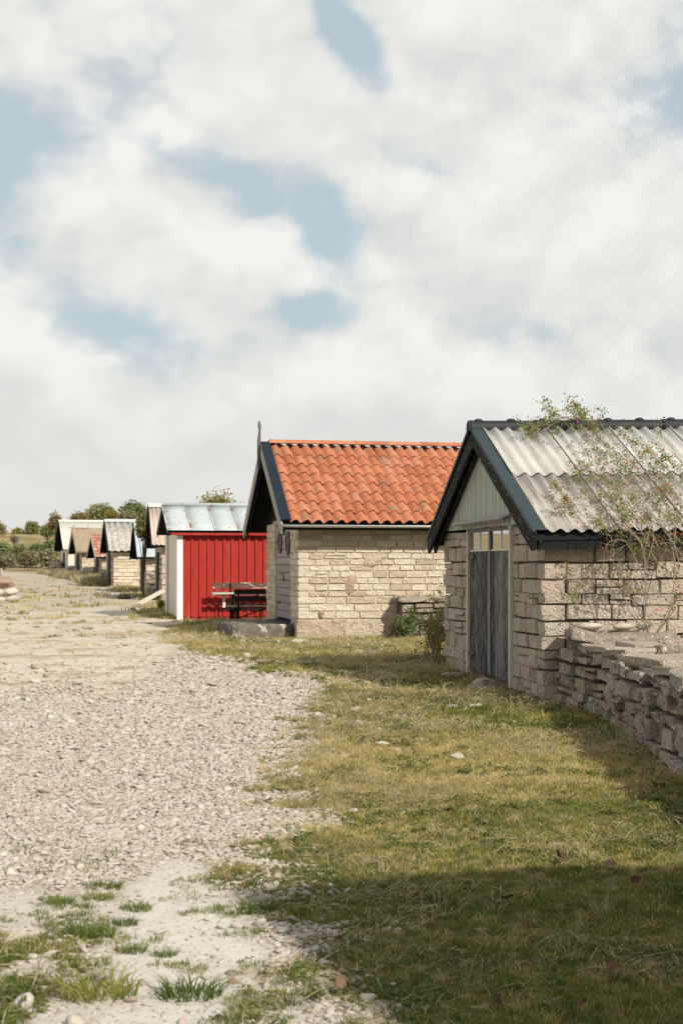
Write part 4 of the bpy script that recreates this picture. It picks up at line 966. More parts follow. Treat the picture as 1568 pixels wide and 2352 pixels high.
# ================================================================== TREES AND BUSHES
def leaf_cloud(name, blobs, n, size, mat, parent, seed, flat=.0, hollow=.35, up=.3):
    """many small leaf faces spread through the volume of several lobes"""
    r = np.random.RandomState(seed); B = np.array(blobs, float); vol = (B[:, 3] * B[:, 4] * B[:, 5]) ** .8; k = r.choice(len(B), n, p=vol / vol.sum())
    d = r.normal(size=(n, 3)); d /= np.linalg.norm(d, axis=1)[:, None]; rad = (hollow + (1 - hollow) * r.rand(n) ** .6)[:, None]
    wob = 1 + .42 * np.sin(d[:, :1] * 5 + k[:, None] * 2.1) * np.cos(d[:, 2:] * 6 + k[:, None])
    P = B[k, :3] + d * rad * B[k, 3:6] * wob
    # gather leaves into sprays
    sp_ = r.randint(0, max(2, n // 14), n); cen = P[r.randint(0, n, max(2, n // 14))]
    P = P * .45 + cen[sp_] * .55 + r.normal(size=(n, 3)) * size * 1.2
    nrm = d * .6 + r.normal(size=(n, 3)) * .6; nrm[:, 2] += up; nrm /= np.linalg.norm(nrm, axis=1)[:, None]
    t1 = np.cross(nrm, r.normal(size=(n, 3))); t1 /= np.linalg.norm(t1, axis=1)[:, None]; t2 = np.cross(nrm, t1)
    s = (size * (.6 + .8 * r.rand(n)))[:, None]
    V = np.stack([P - t1 * s, P - t2 * s * .42 + nrm * s * .12, P + t1 * s, P + t2 * s * .42 + nrm * s * .12], 1).reshape(-1, 3)
    return put(name, nmesh(name, V, np.arange(4 * n).reshape(-1, 4), mat), parent)
def limbs(name, base, blobs, r0, mat, parent, seed, n=4, per=2):
    rg = random.Random(seed); lst = []
    top = Vector(base) + Vector((0, 0, .35 * max(b[2] for b in blobs)))
    lst.append(([base, Vector(base).lerp(top, .5) + Vector((rg.uniform(-.05, .05), 0, 0)), top], [r0, r0 * .8, r0 * .65]))
    for b in blobs:
        for k in range(per):
            e = Vector((b[0] + rg.uniform(-.6, .6) * b[3], b[1] + rg.uniform(-.6, .6) * b[4], b[2] + rg.uniform(-.2, .75) * b[5])); m = top.lerp(e, .5) + Vector((0, 0, .1 * (e - top).length))
            lst.append(([top, m, e], [r0 * .55, r0 * .3, r0 * .08]))
    return tubes(name, lst, mat, parent, n)
def tree(name, label, cat, x0, x1, ytop, ybot, Y, mat, seed, n=1500, size=.2, lobes=5, mat2=None, trunk=.1, group=None, hollow=.35, core=1.):
    """crown seen between pixel bounds at distance Y, standing on the ground"""
    rg = random.Random(seed); X0, X1 = (x0 - CX) / FPX * Y, (x1 - CX) / FPX * Y; zt = EYE + (HOR - ytop) / FPX * Y; zb_ = EYE + (HOR - ybot) / FPX * Y
    bx = (X0 + X1) / 2; g0 = gh(bx, Y); root = empty(name, (bx, Y, g0), 0, label, cat, group)
    W_, H_ = X1 - X0, zt - zb_; bl = []
    for k in range(lobes):
        t_ = (k + .5) / lobes; xx = (t_ - .5) * W_ * .8; hh = H_ * (1 - .9 * (t_ - .5) ** 2 * 2) * rg.uniform(.72, 1.0)
        bl.append((xx, rg.uniform(-.25, .25) * W_, zb_ - g0 + hh * .5, W_ / lobes * rg.uniform(.75, 1.15), W_ / lobes * .9, hh * .5))
    bl.append((0, 0, zb_ - g0 + H_ * .45 * core, W_ * .32 * core, W_ * .3 * core, H_ * .45 * core))
    limbs('trunk', (0, 0, -.1), bl, trunk, 'bark', root, seed)
    leaf_cloud('crown', bl, n, size, mat, root, seed, hollow=hollow)
    if mat2: leaf_cloud('crown', bl, n // 3, size, mat2, root, seed + 1, hollow=.8)
    return root
GH = 'trees on the ridge behind the huts'
tree('bush', 'long low russet thicket stretching behind the cream roof ridge', 'bush', 150, 240, 1180, 1206, 262, 'leaf_russet', 58, 2600, .24, 9, 'leaf_pale')
tree('bush', 'pale olive thicket behind the dark round tree', 'bush', 280, 372, 1160, 1206, 264, 'leaf_pale', 59, 2600, .26, 8, 'leaf_gold')
tree('bush', 'low olive thicket behind the russet and green tree', 'bush', 84, 160, 1200, 1226, 268, 'leaf_pale', 57, 2200, .24, 7, 'leaf_green')
tree('tree', 'pale feathery tree above the cream roof on the ridge', 'tree', 190, 264, 1146, 1200, 255, 'leaf_pale', 61, 2600, .28, 5, group=GH)
tree('tree', 'dark round tree on the ridge right of the pale feathery tree', 'tree', 268, 346, 1143, 1200, 250, 'leaf_dark', 62, 3200, .28, 6, 'leaf_green', group=GH)
tree('tree', 'small dark green tree squeezed between the pale and the dark round trees', 'tree', 232, 264, 1156, 1196, 245, 'leaf_green', 63, 1500, .25, 3, 'leaf_dark', group=GH)
tree('bush', 'golden bush in front of the ridge trees above the cream roof', 'bush', 236, 278, 1167, 1200, 230, 'leaf_gold', 64, 1500, .22, 4)
tree('bush', 'greyish hedge bush under the dark round tree', 'bush', 266, 325, 1168, 1204, 228, 'leaf_grey', 65, 2200, .2, 6, 'leaf_pale')
tree('bush', 'russet bush on the ridge left of the pale feathery tree', 'bush', 158, 204, 1174, 1200, 240, 'leaf_russet', 66, 1500, .2, 5)
tree('tree', 'russet and green tree just left of the farthest hut', 'tree', 113, 141, 1171, 1224, 190, 'leaf_russet', 67, 1500, .2, 3, 'leaf_gold', hollow=.5)
tree('bush', 'rounded olive bush alone on the ridge to the left', 'bush', 58, 92, 1196, 1226, 262, 'leaf_green', 68, 1700, .25, 4, 'leaf_gold')
tree('bush', 'dark low bush between the olive bush and the russet tree', 'bush', 90, 128, 1209, 1228, 215, 'leaf_dark', 69, 1500, .2, 4, 'leaf_green')
tree('tree', 'sparse leafy tree at the left picture edge on the ridge', 'tree', -22, 15, 1190, 1232, 250, 'leaf_russet', 70, 900, .22, 3, 'leaf_pale', hollow=.6)
tree('bush', 'low yellow bush on the slope crest near the left edge', 'bush', 26, 60, 1214, 1228, 262, 'leaf_gold', 71, 900, .22, 4, 'leaf_pale')
tree('bush', 'thin bare shrub on the brown slope', 'bush', 22, 44, 1226, 1246, 215, 'leaf_grey', 72, 350, .16, 3, hollow=.6)
for k, (x0, x1, yt, yb, Y_, mt, m2, lb) in enumerate(((-30, 34, 1239, 1288, 172, 'leaf_green', 'leaf_dark', 'broad bright green hedge bush at the left edge below the slope'), (24, 70, 1245, 1290, 170, 'leaf_green', 'leaf_grey', 'green hedge bush in the middle of the hedge below the slope'),
                                                      (62, 104, 1243, 1288, 168, 'leaf_green', 'leaf_dark', 'green hedge bush with paler twigs left of the tallest hedge bush'), (94, 142, 1233, 1290, 165, 'leaf_dark', 'leaf_green', 'tallest dark hedge bush beside the farthest hut'),
                                                      (40, 92, 1268, 1294, 158, 'leaf_grey', 'leaf_russet', 'dry grey scrub at the foot of the green hedge'), (84, 142, 1262, 1296, 155, 'leaf_grey', 'leaf_pale', 'pale dry scrub before the tallest hedge bush'), (-30, 40, 1272, 1296, 160, 'leaf_grey', 'leaf_green', 'dry scrub at the left edge under the green hedge'))):
    tree('bush', lb, 'bush', x0, x1, yt, yb, Y_, mt, 75 + k, 2600, .2, 6, m2, group='hedge below the slope', trunk=.06)
tree('bush', 'golden shrub whose top shows above the pale metal roof of the red shed', 'bush', 412, 575, 1112, 1215, 62, 'leaf_gold', 90, 2600, .085, 9, 'leaf_green', trunk=.07, hollow=.5, core=.6)
tree('tree', 'small dark and amber leaved tree beside the rusty pink roof', 'tree', 312, 350, 1168, 1236, 60, 'leaf_russet', 91, 900, .09, 4, 'leaf_dark', trunk=.06, hollow=.5)
tree('bush', 'green thistle clump on the track in front of the lichen roofed hut', 'bush', 262, 310, 1361, 1382, 58, 'leaf_grey', 92, 700, .045, 5, 'leaf_green', trunk=.012)
tree('bush', 'leafy weed at the corner of the white shed end', 'bush', 362, 378, 1372, 1396, 46.5, 'leaf_gold', 93, 260, .04, 3, 'leaf_green', trunk=.01)

# thin-twigged bushes: canes, twigs, leaves, hips
def briar(name, label, cat, canes, seed, twig_per_m=9, twl=(.12, .4), leaf=.022, leaf_n=3, hip=.010, hip_p=.35, r0=.011, zones=None, leafmat_='leaf_rose', canemat='cane'):
    rg = random.Random(seed); root = empty(name, canes[0][0], 0, label, cat); org = Vector(canes[0][0])
    big_, tw, lv, hp = [], [], [], []
    def smooth(p):
        out = []
        for i in range(len(p) - 1):
            a, b = p[i], p[i + 1]; pa = p[max(0, i - 1)]; pb_ = p[min(len(p) - 1, i + 2)]
            for k in range(5):
                t_ = k / 5; out.append(.5 * ((2 * a) + (b - pa) * t_ + (2 * pa - 5 * a + 4 * b - pb_) * t_ ** 2 + (3 * a - pa - 3 * b + pb_) * t_ ** 3))
        return out + [p[-1]]
    def sprout(p, d, ln, depth, rad):
        pts = [p]; dd = d.normalized()
        for k in range(4):
            dd = (dd + Vector((rg.gauss(0, .25), rg.gauss(0, .25), rg.gauss(-.03, .25)))).normalized(); pts.append(pts[-1] + dd * ln / 4)
        tw.append((pts, [rad, rad * .85, rad * .7, rad * .5, rad * .3]))
        if depth and ln > .12:
            for k in range(rg.randint(1, 3)): sprout(pts[rg.randint(1, 3)], (dd + Vector((rg.gauss(0, .8), rg.gauss(0, .8), rg.gauss(0, .8)))), ln * rg.uniform(.4, .7), depth - 1, rad * .6)
        zf = zones(pts[-1]) if zones else (1, 1)
        if rg.random() < hip_p * zf[1]: hp.append(pts[-1])
        for k in range(rg.randint(0, leaf_n)):
            if rg.random() < zf[0]:
                c = pts[rg.randint(1, 4)]
                for j in range(rg.randint(3, 6)): lv.append(c + Vector((rg.gauss(0, .028), rg.gauss(0, .028), rg.gauss(0, .028))))
    for ci, cn in enumerate(canes):
        p = smooth([Vector(c) for c in cn]); n = len(p); big_.append(([q_ - org for q_ in p], [r0 * (1 - .82 * i / n) for i in range(n)]))
        Ltot = sum((p[i + 1] - p[i]).length for i in range(n - 1))
        for k in range(int(Ltot * twig_per_m)):
            i = int(rg.uniform(.12, 1) * (n - 2)); d = (p[i + 1] - p[i]).normalized()
            v = Vector((rg.gauss(0, 1), rg.gauss(0, 1), rg.gauss(.1, 1))); v = (v - d * v.dot(d)).normalized()
            sprout(p[i], d * rg.uniform(.2, .9) + v * .9, rg.uniform(*twl), 2, .0032)
    tubes('cane', big_, canemat, root, 6)
    tubes('twig', [([q_ - org for q_ in a], b) for a, b in tw], 'twig', root, 3)
    n = len(lv)
    if n:
        r = np.random.RandomState(seed); P = np.array([tuple(v - org) for v in lv]); t1 = r.normal(size=(n, 3)); t1 /= np.linalg.norm(t1, axis=1)[:, None]; nn = r.normal(size=(n, 3)); nn[:, 2] += .5; t2 = np.cross(nn, t1); t2 /= np.linalg.norm(t2, axis=1)[:, None]
        s = (leaf * (.6 + .7 * r.rand(n)))[:, None]; V = np.stack([P - t1 * s, P - t2 * s * .5, P + t1 * s, P + t2 * s * .5], 1).reshape(-1, 3)
        put('leaves', nmesh('leaves', V, np.arange(4 * n).reshape(-1, 4), leafmat_), root)
    if hp:
        bm = bmesh.new(); bmesh.ops.create_icosphere(bm, subdivisions=1, radius=1); sv = np.array([v.co[:] for v in bm.verts]); sf = np.array([[v.index for v in f.verts] for f in bm.faces]); bm.free()
        V = np.concatenate([sv * np.array([hip, hip, hip * 1.35]) * rg.uniform(.75, 1.2) + np.array(tuple(h - org)) for h in hp]); F = np.concatenate([sf + i * len(sv) for i in range(len(hp))])
        tag(put('rose_hips', nmesh('rose_hips', V, F, 'hip', True), root), kind='stuff')
    return root
def yroof(y): return 16.55 + max(0, min(1.0, (1225 - y) / 255)) * 3.0
def cane(*pts):
    out = []
    for p in pts:
        x, y = p[:2]; off = p[2] if len(p) > 2 else .32
        if y > 1400: Y = 16.5
        elif y > 1225: Y = 16.35
        else: Y = yroof(y) - off
        out.append(px(x, y, Y))
    return out
root_pt = (1492, 1462)
canes = [
    cane((1492, 1470), (1478, 1400), (1482, 1320), (1476, 1255), (1440, 1205), (1402, 1140), (1388, 1085), (1392, 1020), (1368, 975, .2), (1338, 942, .1), (1305, 944, .1), (1270, 972, .25), (1242, 1000, .3)),
    cane((1482, 1320), (1470, 1250), (1425, 1190), (1372, 1145), (1322, 1132), (1285, 1128), (1262, 1142)),
    cane((1497, 1470), (1540, 1380), (1545, 1270), (1505, 1165), (1455, 1065), (1424, 1022), (1385, 1006), (1345, 1016)),
    cane((1476, 1255), (1440, 1215), (1385, 1172), (1320, 1158), (1285, 1162), (1260, 1170)),
    cane((1545, 1270), (1550, 1190), (1530, 1110), (1500, 1060), (1470, 1038)),
    cane((1492, 1465), (1455, 1385), (1405, 1335), (1345, 1322), (1310, 1345)),
    cane((1478, 1330), (1440, 1250, .5), (1405, 1242), (1388, 1262), (1384, 1310)),
    cane((1500, 1465), (1560, 1380), (1600, 1280), (1580, 1190), (1535, 1130), (1490, 1100)),
    cane((1482, 1300), (1500, 1230), (1480, 1165), (1440, 1130), (1400, 1120), (1360, 1090), (1345, 1060)),
    cane((1560, 1300), (1540, 1235), (1500, 1200), (1450, 1190), (1400, 1195), (1360, 1215)),
    cane((1497, 1462), (1530, 1420), (1552, 1350), (1520, 1300), (1470, 1290), (1420, 1300)),
    cane((1600, 1300), (1590, 1180), (1570, 1080), (1545, 1040), (1515, 1030)),
    cane((1392, 1000, .3), (1370, 965, .15), (1320, 962, .1), (1285, 955, .1), (1255, 950, .1), (1215, 962, .1)),
]
def zone(p):
    x = CX + FPX * p.x / p.y; y = HOR - FPX * (p.z - EYE) / p.y
    l = .85 if y < 1030 or x < 1330 else (.45 if y < 1200 else .25)
    return (l, 1.0 if y < 1240 else .25)
rgc = random.Random(99)
canes += [cane((1368, 975, .2), (1320, 958, .1), (1270, 962, .1), (1225, 972, .12), (1192, 970, .1)), cane((1340, 965, .12), (1290, 962, .15), (1250, 975, .2), (1232, 995, .3))]
for k in range(6):
    sx_, sy_ = rgc.uniform(1450, 1600), rgc.uniform(1240, 1320); ex_, ey_ = rgc.uniform(1275, 1540), rgc.uniform(1015, 1200)
    canes.append(cane((sx_, sy_), (sx_ * .65 + ex_ * .35 + rgc.uniform(-15, 15), sy_ * .6 + ey_ * .4 - 25), (sx_ * .3 + ex_ * .7, sy_ * .25 + ey_ * .75 - 22), (ex_, ey_ + rgc.uniform(0, 25))))
for k in range(1):
    ex_, ey_ = rgc.uniform(1340, 1568), rgc.uniform(1290, 1400); canes.append(cane((1492 + rgc.uniform(-12, 12), 1462), (1492 * .5 + ex_ * .5 + rgc.uniform(-20, 20), 1400), (ex_, ey_ - 25), (ex_ + rgc.uniform(-35, 10), ey_)))
briar('rose_bush', 'wild rose bush with red hips sprawling over the grey corrugated roof', 'bush', canes, 7, 6.5, (.14, .46), .020, 3, .0095, .17, .0062, zone)
def wild(cx_, cy_, Yb, wpx, hpx, n, seed):
    rg = random.Random(seed); b = pg(cx_, cy_); b.z = gh(b.x, b.y); out = []
    for k in range(n):
        e = px(cx_ + rg.uniform(-1, 1) * wpx, cy_ - hpx * rg.uniform(.55, 1.0), b.y + rg.uniform(-.5, .6)); m = b.lerp(e, .5) + Vector((rg.gauss(0, .08), rg.gauss(0, .1), .18)); s_ = b + Vector((rg.gauss(0, .1), rg.gauss(0, .12), 0)); out.append([tuple(s_), tuple(s_.lerp(m, .5) + Vector((0, 0, .06))), tuple(m), tuple(e)])
    return out
briar('wild_bush', 'leafy green wild rose bush at the far corner of the black doored hut', 'bush', wild(988, 1512, 0, 46, 150, 11, 3), 8, 11, (.12, .40), .022, 2, .012, .10, .010, None, 'leaf_rose', 'twig')
briar('wild_bush', 'low dark weedy bush against the orange roofed hut wall', 'bush', wild(930, 1462, 0, 28, 32, 9, 5), 9, 14, (.1, .3), .03, 4, .010, .0, .008, None, 'leaf_dark', 'twig')

# ================================================================== GRASS AND GRAVEL
def scatter(name, P, rot, scl, idx, variants, label, cat):
    n = len(P); me = bpy.data.meshes.new(name); me.vertices.add(n); me.vertices.foreach_set('co', np.asarray(P, np.float32).ravel())
    for nm, tp, arr in (('rot', 'FLOAT_VECTOR', rot), ('scl', 'FLOAT_VECTOR', scl)):
        at = me.attributes.new(nm, tp, 'POINT'); at.data.foreach_set('vector', np.asarray(arr, np.float32).ravel())
    at = me.attributes.new('idx', 'INT', 'POINT'); at.data.foreach_set('value', np.asarray(idx, np.int32)); me.update()
    c = bpy.data.collections.new(name + '_kinds')
    for i, vm_ in enumerate(variants):
        c.objects.link(bpy.data.objects.new('%s_kind_%02d' % (name, i), vm_))
    ng = bpy.data.node_groups.new(name + '_scatter', 'GeometryNodeTree')
    ng.interface.new_socket('Geometry', in_out='INPUT', socket_type='NodeSocketGeometry'); ng.interface.new_socket('Geometry', in_out='OUTPUT', socket_type='NodeSocketGeometry')
    nn = ng.nodes; gi = nn.new('NodeGroupInput'); go = nn.new('NodeGroupOutput'); ip = nn.new('GeometryNodeInstanceOnPoints'); ci = nn.new('GeometryNodeCollectionInfo')
    ci.inputs['Collection'].default_value = c; ci.inputs['Separate Children'].default_value = True; ci.inputs['Reset Children'].default_value = True
    def na(nm, tp): a = nn.new('GeometryNodeInputNamedAttribute'); a.data_type = tp; a.inputs['Name'].default_value = nm; return a.outputs['Attribute']
    mp = nn.new('GeometryNodeMeshToPoints'); ng.links.new(gi.outputs[0], mp.inputs[0]); ng.links.new(mp.outputs[0], ip.inputs['Points']); ng.links.new(ci.outputs[0], ip.inputs['Instance'])
    ip.inputs['Pick Instance'].default_value = True; ng.links.new(na('idx', 'INT'), ip.inputs['Instance Index'])
    er = nn.new('FunctionNodeEulerToRotation'); ng.links.new(na('rot', 'FLOAT_VECTOR'), er.inputs[0]); ng.links.new(er.outputs[0], ip.inputs['Rotation'])
    ng.links.new(na('scl', 'FLOAT_VECTOR'), ip.inputs['Scale']); ng.links.new(ip.outputs[0], go.inputs[0])
    o = put(name, me); md = o.modifiers.new('scatter', 'NODES'); md.node_group = ng
    return tag(o, label, cat, kind='stuff')
def tuft_me(name, n, h, spread, wd, mat, seed, lean=.5, seg=2):
    rg = random.Random(seed); V, F = [], []
    for k in range(n):
        a = rg.uniform(0, 6.283); r_ = spread * math.sqrt(rg.random()); b = Vector((r_ * math.cos(a), r_ * math.sin(a), -.005)); hh = h * rg.uniform(.45, 1.1)
        ld = Vector((math.cos(a + rg.gauss(0, .9)), math.sin(a + rg.gauss(0, .9)), 0)) * lean * hh * rg.uniform(.2, 1.4); sd = Vector((-math.sin(a + 1.3 * k), math.cos(a + 1.3 * k), 0)) * wd * rg.uniform(.6, 1.2)
        o = len(V); m = b + ld * .35 + Vector((0, 0, hh * .62)); t_ = b + ld + Vector((0, 0, hh * rg.uniform(.75, 1.)))
        V += [b - sd, b + sd, m + sd * .75, m - sd * .75, t_]; F += [(o, o + 1, o + 2, o + 3), (o + 3, o + 2, o + 4)]
    return mesh(name, V, F, mat)
r = np.random.RandomState(77)
def sample(n, x0, x1, y0, y1, logy=True):
    Y = np.exp(r.uniform(math.log(y0), math.log(y1), n)) if logy else r.uniform(y0, y1, n)
    return r.uniform(0, 1, n) * (x1(Y) - x0(Y)) + x0(Y), Y
def wallx(Y): return np.interp(Y, [4, 11.1, 14.9, 16.8, 17, 22, 30, 40], [2.75, 2.68, 2.86, 2.6, 2.35, 1.7, 6, 8])
xl = lambda Y: -.27 * Y - .8
def inside_huts(X, Y):
    m = np.zeros(len(X), bool)
    for (b, th, w_, L_) in ((base, TH, 5.36, 8), (b2, TO, 4.5, 7), (rb, TR, 3.9, 7)):
        dx, dy = X - b.x, Y - b.y; u = dx * math.cos(th) + dy * math.sin(th); v = -dx * math.sin(th) + dy * math.cos(th); m |= (u > -.02) & (u < L_) & (v > -.02) & (v < w_)
    dx, dy = X - b2.x, Y - b2.y; u = dx * math.cos(TO) + dy * math.sin(TO); v = -dx * math.sin(TO) + dy * math.cos(TO); m |= (u > -1.4) & (u < 0) & (v > .4) & (v < 3.6)
    return m
def field(n, y0, y1, dens, xr=None):
    X, Y = sample(n, xl, xr or (lambda Y: np.minimum(wallx(Y), .27 * Y + 1.2)), y0, y1)
    g_, s_ = masks(X, Y); keep = r.rand(n) < dens(X, Y, g_, s_); X, Y = X[keep], Y[keep]; k2 = ~inside_huts(X, Y); return X[k2], Y[k2]
def place(X, Y, hs, aniso=.25, tilt=.15):
    n = len(X); s = hs(n) * np.clip(Y / 11, .9, 2.2); S = np.stack([s * (1 + aniso * r.normal(size=n)), s * (1 + aniso * r.normal(size=n)), s * (1 + .25 * r.normal(size=n))], 1)
    return np.stack([X, Y, height(X, Y) - .002], 1), np.stack([r.normal(size=n) * tilt, r.normal(size=n) * tilt, r.uniform(0, 6.28, n)], 1), np.clip(S, .2, 4)
patch = lambda X, Y, f=.55, s=11: fbm(X * f + s, Y * f + 2 * s, 3)
X, Y = field(90000, 4.3, 46, lambda X, Y, g_, s_: np.clip(g_ * 1.1, 0, 1) * ss(.22, .68, patch(X, Y) + .25 * (Y < 7.4) - .06 * (Y > 8)) + .5 * (Y < 8.3) * ss(.69, .75, fbm(X * 4.5 + 9, Y * 4.5 + 1, 2)))  # more green inside the foreground shadow, its shade deepened through grass colour
P_, R_, S_ = place(X, Y, lambda n: .42 + .38 * r.rand(n))
scatter('grass', P_, R_, S_, r.randint(0, 4, len(X)), [tuft_me('grass_blades', 26, .055, .05, .0022, 'grassgreen', 200 + k, .8) for k in range(4)], 'short green lawn grass between gravel and wall', 'grass')
X, Y = field(76000, 4.3, 46, lambda X, Y, g_, s_: np.clip(g_ * 1.2, 0, 1) * ss(.76, .34, patch(X, Y)) * np.where(Y < 7.4, .16, 1.))  # yellow tufts thinned where that shadow falls, darkening it by colour
P_, R_, S_ = place(X, Y, lambda n: .45 + .45 * r.rand(n))
scatter('dry_grass', P_, R_, S_, r.randint(0, 4, len(X)), [tuft_me('grass_blades', 22, .06, .055, .0017, 'grassdry', 210 + k, 1.2) for k in range(4)], 'bleached dry grass among the green lawn', 'grass')
def straw_me(name, n, seed):
    rg = random.Random(seed); V, F = [], []
    for k in range(n):
        a = rg.uniform(0, 6.283); c = Vector((rg.gauss(0, .08), rg.gauss(0, .08), rg.uniform(.015, .05))); ln = rg.uniform(.04, .14); d = Vector((math.cos(a), math.sin(a), rg.gauss(0, .18))) * ln; sd = Vector((-math.sin(a), math.cos(a), .4)) * .0015
        o = len(V); m = c + d * .5 + Vector((0, 0, .012)); V += [c - sd, c + sd, m + sd, m - sd, c + d]; F += [(o, o + 1, o + 2, o + 3), (o + 3, o + 2, o + 4)]
    return mesh(name, V, F, 'grasstall')
X, Y = field(15000, 4.4, 30, lambda X, Y, g_, s_: g_ * ss(.62, .42, patch(X, Y, .7, 23)) * np.where(Y < 7.6, .4, 1.))  # pale straw thinned there too, same shade put into colour
P_, R_, S_ = place(X, Y, lambda n: .7 + .6 * r.rand(n))
scatter('straw', P_, R_, S_, r.randint(0, 4, len(X)), [straw_me('straw_stems', 9, 250 + k) for k in range(4)], 'flattened pale straw lying in the lawn', 'straw')
def rosette_me(name, n, seed):
    rg = random.Random(seed); V, F = [], []
    for k in range(n):
        a = k * 2.4 + rg.uniform(-.4, .4); ln = rg.uniform(.014, .030); d = Vector((math.cos(a), math.sin(a), 0)); sd = Vector((-d.y, d.x, 0)) * ln * .38; c = Vector((rg.gauss(0, .018), rg.gauss(0, .018), rg.uniform(.008, .028)))
        o = len(V); m = c + d * ln * .55 + Vector((0, 0, .006)); V += [c, m - sd, c + d * ln - Vector((0, 0, .004)), m + sd]; F.append((o, o + 1, o + 2, o + 3))
    return mesh(name, V, F, 'clover')
M['clover'] = leafmat('clover and plantain leaves', [(.07, .10, .025), (.125, .16, .04), (.20, .22, .065), (.28, .22, .08)], scale=3., rnd=.6)
X, Y = field(15000, 4.4, 24, lambda X, Y, g_, s_: g_ * ss(.44, .58, patch(X, Y, 1.7, 31)))
P_, R_, S_ = place(X, Y, lambda n: .6 + .7 * r.rand(n), tilt=.2)
scatter('clover', P_, R_, S_, r.randint(0, 4, len(X)), [rosette_me('clover_leaves', 14, 270 + k) for k in range(4)], 'low broad leaved weeds growing through the lawn', 'weeds')
# tall seeding stems by the gravel edge, the door and the wall
X, Y = field(9000, 4.6, 60, lambda X, Y, g_, s_: .05 * g_ + .9 * (np.abs(X - np.interp(Y, _BY, _BX) - .15) < .28) * (Y > 9) * (Y < 17) * ss(.45, .6, patch(X, Y, 1.4, 5)) + .5 * (X > wallx(Y) - .3) * (Y > 11) * g_)
P_, R_, S_ = place(X, Y, lambda n: .5 + .8 * r.rand(n) ** 2)
scatter('tall_grass', P_, R_, S_, r.randint(0, 4, len(X)), [tuft_me('grass_stems', 9, .24, .05, .0016, 'grasstall', 220 + k, .7) for k in range(4)], 'tall bleached grass stems standing over the lawn', 'grass')
# weeds before the far huts
Xw, Yw = r.uniform(0, 1, 3800), np.exp(r.uniform(math.log(80), math.log(128), 3800)); Xw = (np.interp(Yw, [80, 128], [205, 88]) + Xw * np.interp(Yw, [80, 128], [60, 95]) - CX) / FPX * Yw
def in_far(X, Y):
    m = np.zeros(len(X), bool)
    for h_, r_ in ((hH, rH), (hG, rG), (hE, rE), (hD, rD), (hC, rC), (hB, rB)):
        th = h_.rotation_euler.z; dx, dy = X - h_.location.x, Y - h_.location.y; u = dx * math.cos(th) + dy * math.sin(th); v = -dx * math.sin(th) + dy * math.cos(th); m |= (u > -.1) & (u < r_.L) & (v > -.1) & (v < r_.w)
    return m
k = ~in_far(Xw, Yw); Xw, Yw = Xw[k], Yw[k]; n = len(Xw)
scatter('weeds', np.stack([Xw, Yw, height(Xw, Yw)], 1), np.stack([r.normal(size=n) * .1, r.normal(size=n) * .1, r.uniform(0, 6, n)], 1), np.stack([2 + r.rand(n)] * 2 + [1.2 + 1.6 * r.rand(n) ** 2], 1), r.randint(0, 4, n),
        [tuft_me('weed_stems', 10, .26, .10, .008, ('grasstall', 'leaf_grey', 'grasstall', 'grassdry')[k], 230 + k, .5) for k in range(4)], 'pale dry weeds in front of the far huts', 'weeds')
# scattered far grass
X, Y = field(16000, 40, 135, lambda X, Y, g_, s_: g_ * .8, xr=lambda Y: .02 * Y)
k = ~in_far(X, Y); X, Y = X[k], Y[k]; n = len(X)
scatter('meadow_grass', np.stack([X, Y, height(X, Y)], 1), np.stack([r.normal(size=n) * .1, r.normal(size=n) * .1, r.uniform(0, 6, n)], 1), np.stack([2.2 + r.rand(n)] * 2 + [1. + r.rand(n)], 1), r.randint(0, 3, n),
        [tuft_me('meadow_blades', 12, .10, .12, .008, ('grassdry', 'grasstall', 'grassgreen')[k], 240 + k, .7) for k in range(3)], 'patchy meadow grass along the far track', 'grass')
# gravel
def pebble_me(name, seed):
    bm = bmesh.new(); bmesh.ops.create_icosphere(bm, subdivisions=2 if seed % 2 else 1, radius=1)
    for v in bm.verts:
        p = v.co * .9 + Vector((seed * 5.1, 0, seed)); v.co *= 1 + .7 * mnoise.noise(p) + .25 * mnoise.noise(p * 2.5); v.co.z *= .5; v.co.z = max(-.38, min(.38, v.co.z))
    me = bpy.data.meshes.new(name); bm.to_mesh(me); bm.free(); me.materials.append(M['pebble']); me.shade_smooth(); return me
def pebd(X, Y, g_, s_):
    n_ = fbm(X * 1.3 + 3, Y * 1.3, 3)
    d = (1 - g_) * (1 - s_ * np.where(Y > 14, .95, .80))
    d = d * np.where(Y > 24, .35, 1) * np.where(Y > 34, .4, 1)
    d = d * ss(-.05, -.5, (X - np.interp(Y, _BY, _BX)) * (Y < 7.2) - 1.0 * (Y >= 7.2)) if False else d * np.where(Y < 7.3, .6, 1.)
    d = d + .05 * g_ * ss(.52, .66, n_) * (Y > 14) * (Y < 40) + .003 * g_ * (Y > 8)
    d = d + .25 * ss(-1.2, -1.6, X) * (Y < 6.6) * ss(.42, .55, n_)
    return np.clip(d, 0, 1)
X, Y = sample(230000, lambda Y: -.27 * Y - .5, lambda Y: np.minimum(.08 * Y + .6, 2.2), 4.4, 44)
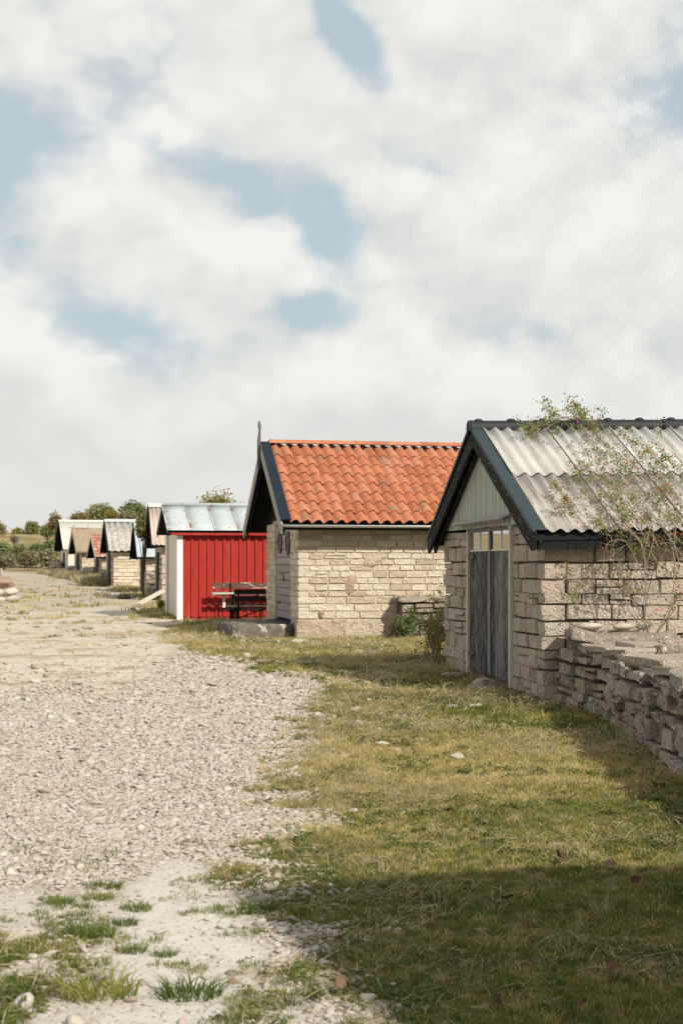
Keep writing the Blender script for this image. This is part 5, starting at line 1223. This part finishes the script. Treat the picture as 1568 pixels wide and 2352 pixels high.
keep = r.rand(len(X)) < pebd(X, Y, *masks(X, Y)) ; X, Y = X[keep], Y[keep]; k = ~inside_huts(X, Y); X, Y = X[k], Y[k]; n = len(X)
s = np.clip(.0122 * np.exp(r.normal(size=n) * .40), .006, .05) * np.clip(Y / 12, .85, 1.8)
s = s * np.where((masks(X, Y)[1] > .5) & (Y < 9), np.where(r.rand(n) < .12, .95, .45), 1.)
scatter('gravel', np.stack([X, Y, height(X, Y) + s * .22], 1), np.stack([r.normal(size=n) * .3, r.normal(size=n) * .3, r.uniform(0, 6.28, n)], 1), np.stack([s * (1.1 + .4 * r.rand(n)), s * (.8 + .3 * r.rand(n)), s * (.7 + .5 * r.rand(n))], 1), r.randint(0, 8, n),
        [pebble_me('pebble', 300 + k) for k in range(8)], 'coarse pale pebbles covering the track', 'gravel')
# distinct grass tufts in the sand
for k, (x_, y_, s_, lb) in enumerate(((437, 2252, 1.25, 'thick green grass tuft alone on the white sand, lowest on the track'), (226, 2250, 1.6, 'widest sprawling grass tuft beside the white sand'), (205, 2122, 1.2, 'long leaved grass tuft at the left rim of the sand'),
                                      (314, 2067, .75, 'flat round tuft in the upper middle of the sand'), (300, 2155, .7, 'small tuft halfway down the white sand'), (378, 2162, .55, 'smallest tuft in the middle of the white sand'), (288, 2095, .65, 'tuft just below the flat round one on the sand'),
                                      (140, 2055, .8, 'tuft at the foot of the gravel on the left'), (228, 2045, .8, 'tuft touching the last gravel above the sand'), (590, 2068, 1.0, 'sprawling tuft where sand meets the lawn'), (240, 2020, .9, 'yellowish tuft among the lowest pebbles'), (555, 2300, .7, 'dry tuft low on the sand near the lawn'))):
    p = pg(x_, y_); o = put('grass_tuft', tuft_me('grass_tuft', 170, .085, .085, .0026, 'grassgreen' if k % 4 else 'grassgreen', 400 + k, 1.0), None, Matrix.Translation((p.x, p.y, gh(p.x, p.y))) @ Matrix.Diagonal((s_ * 1.1, s_ * .8, s_ * .8, 1)))
    tag(o, lb, 'grass tuft', 'grass tufts in the white sand')
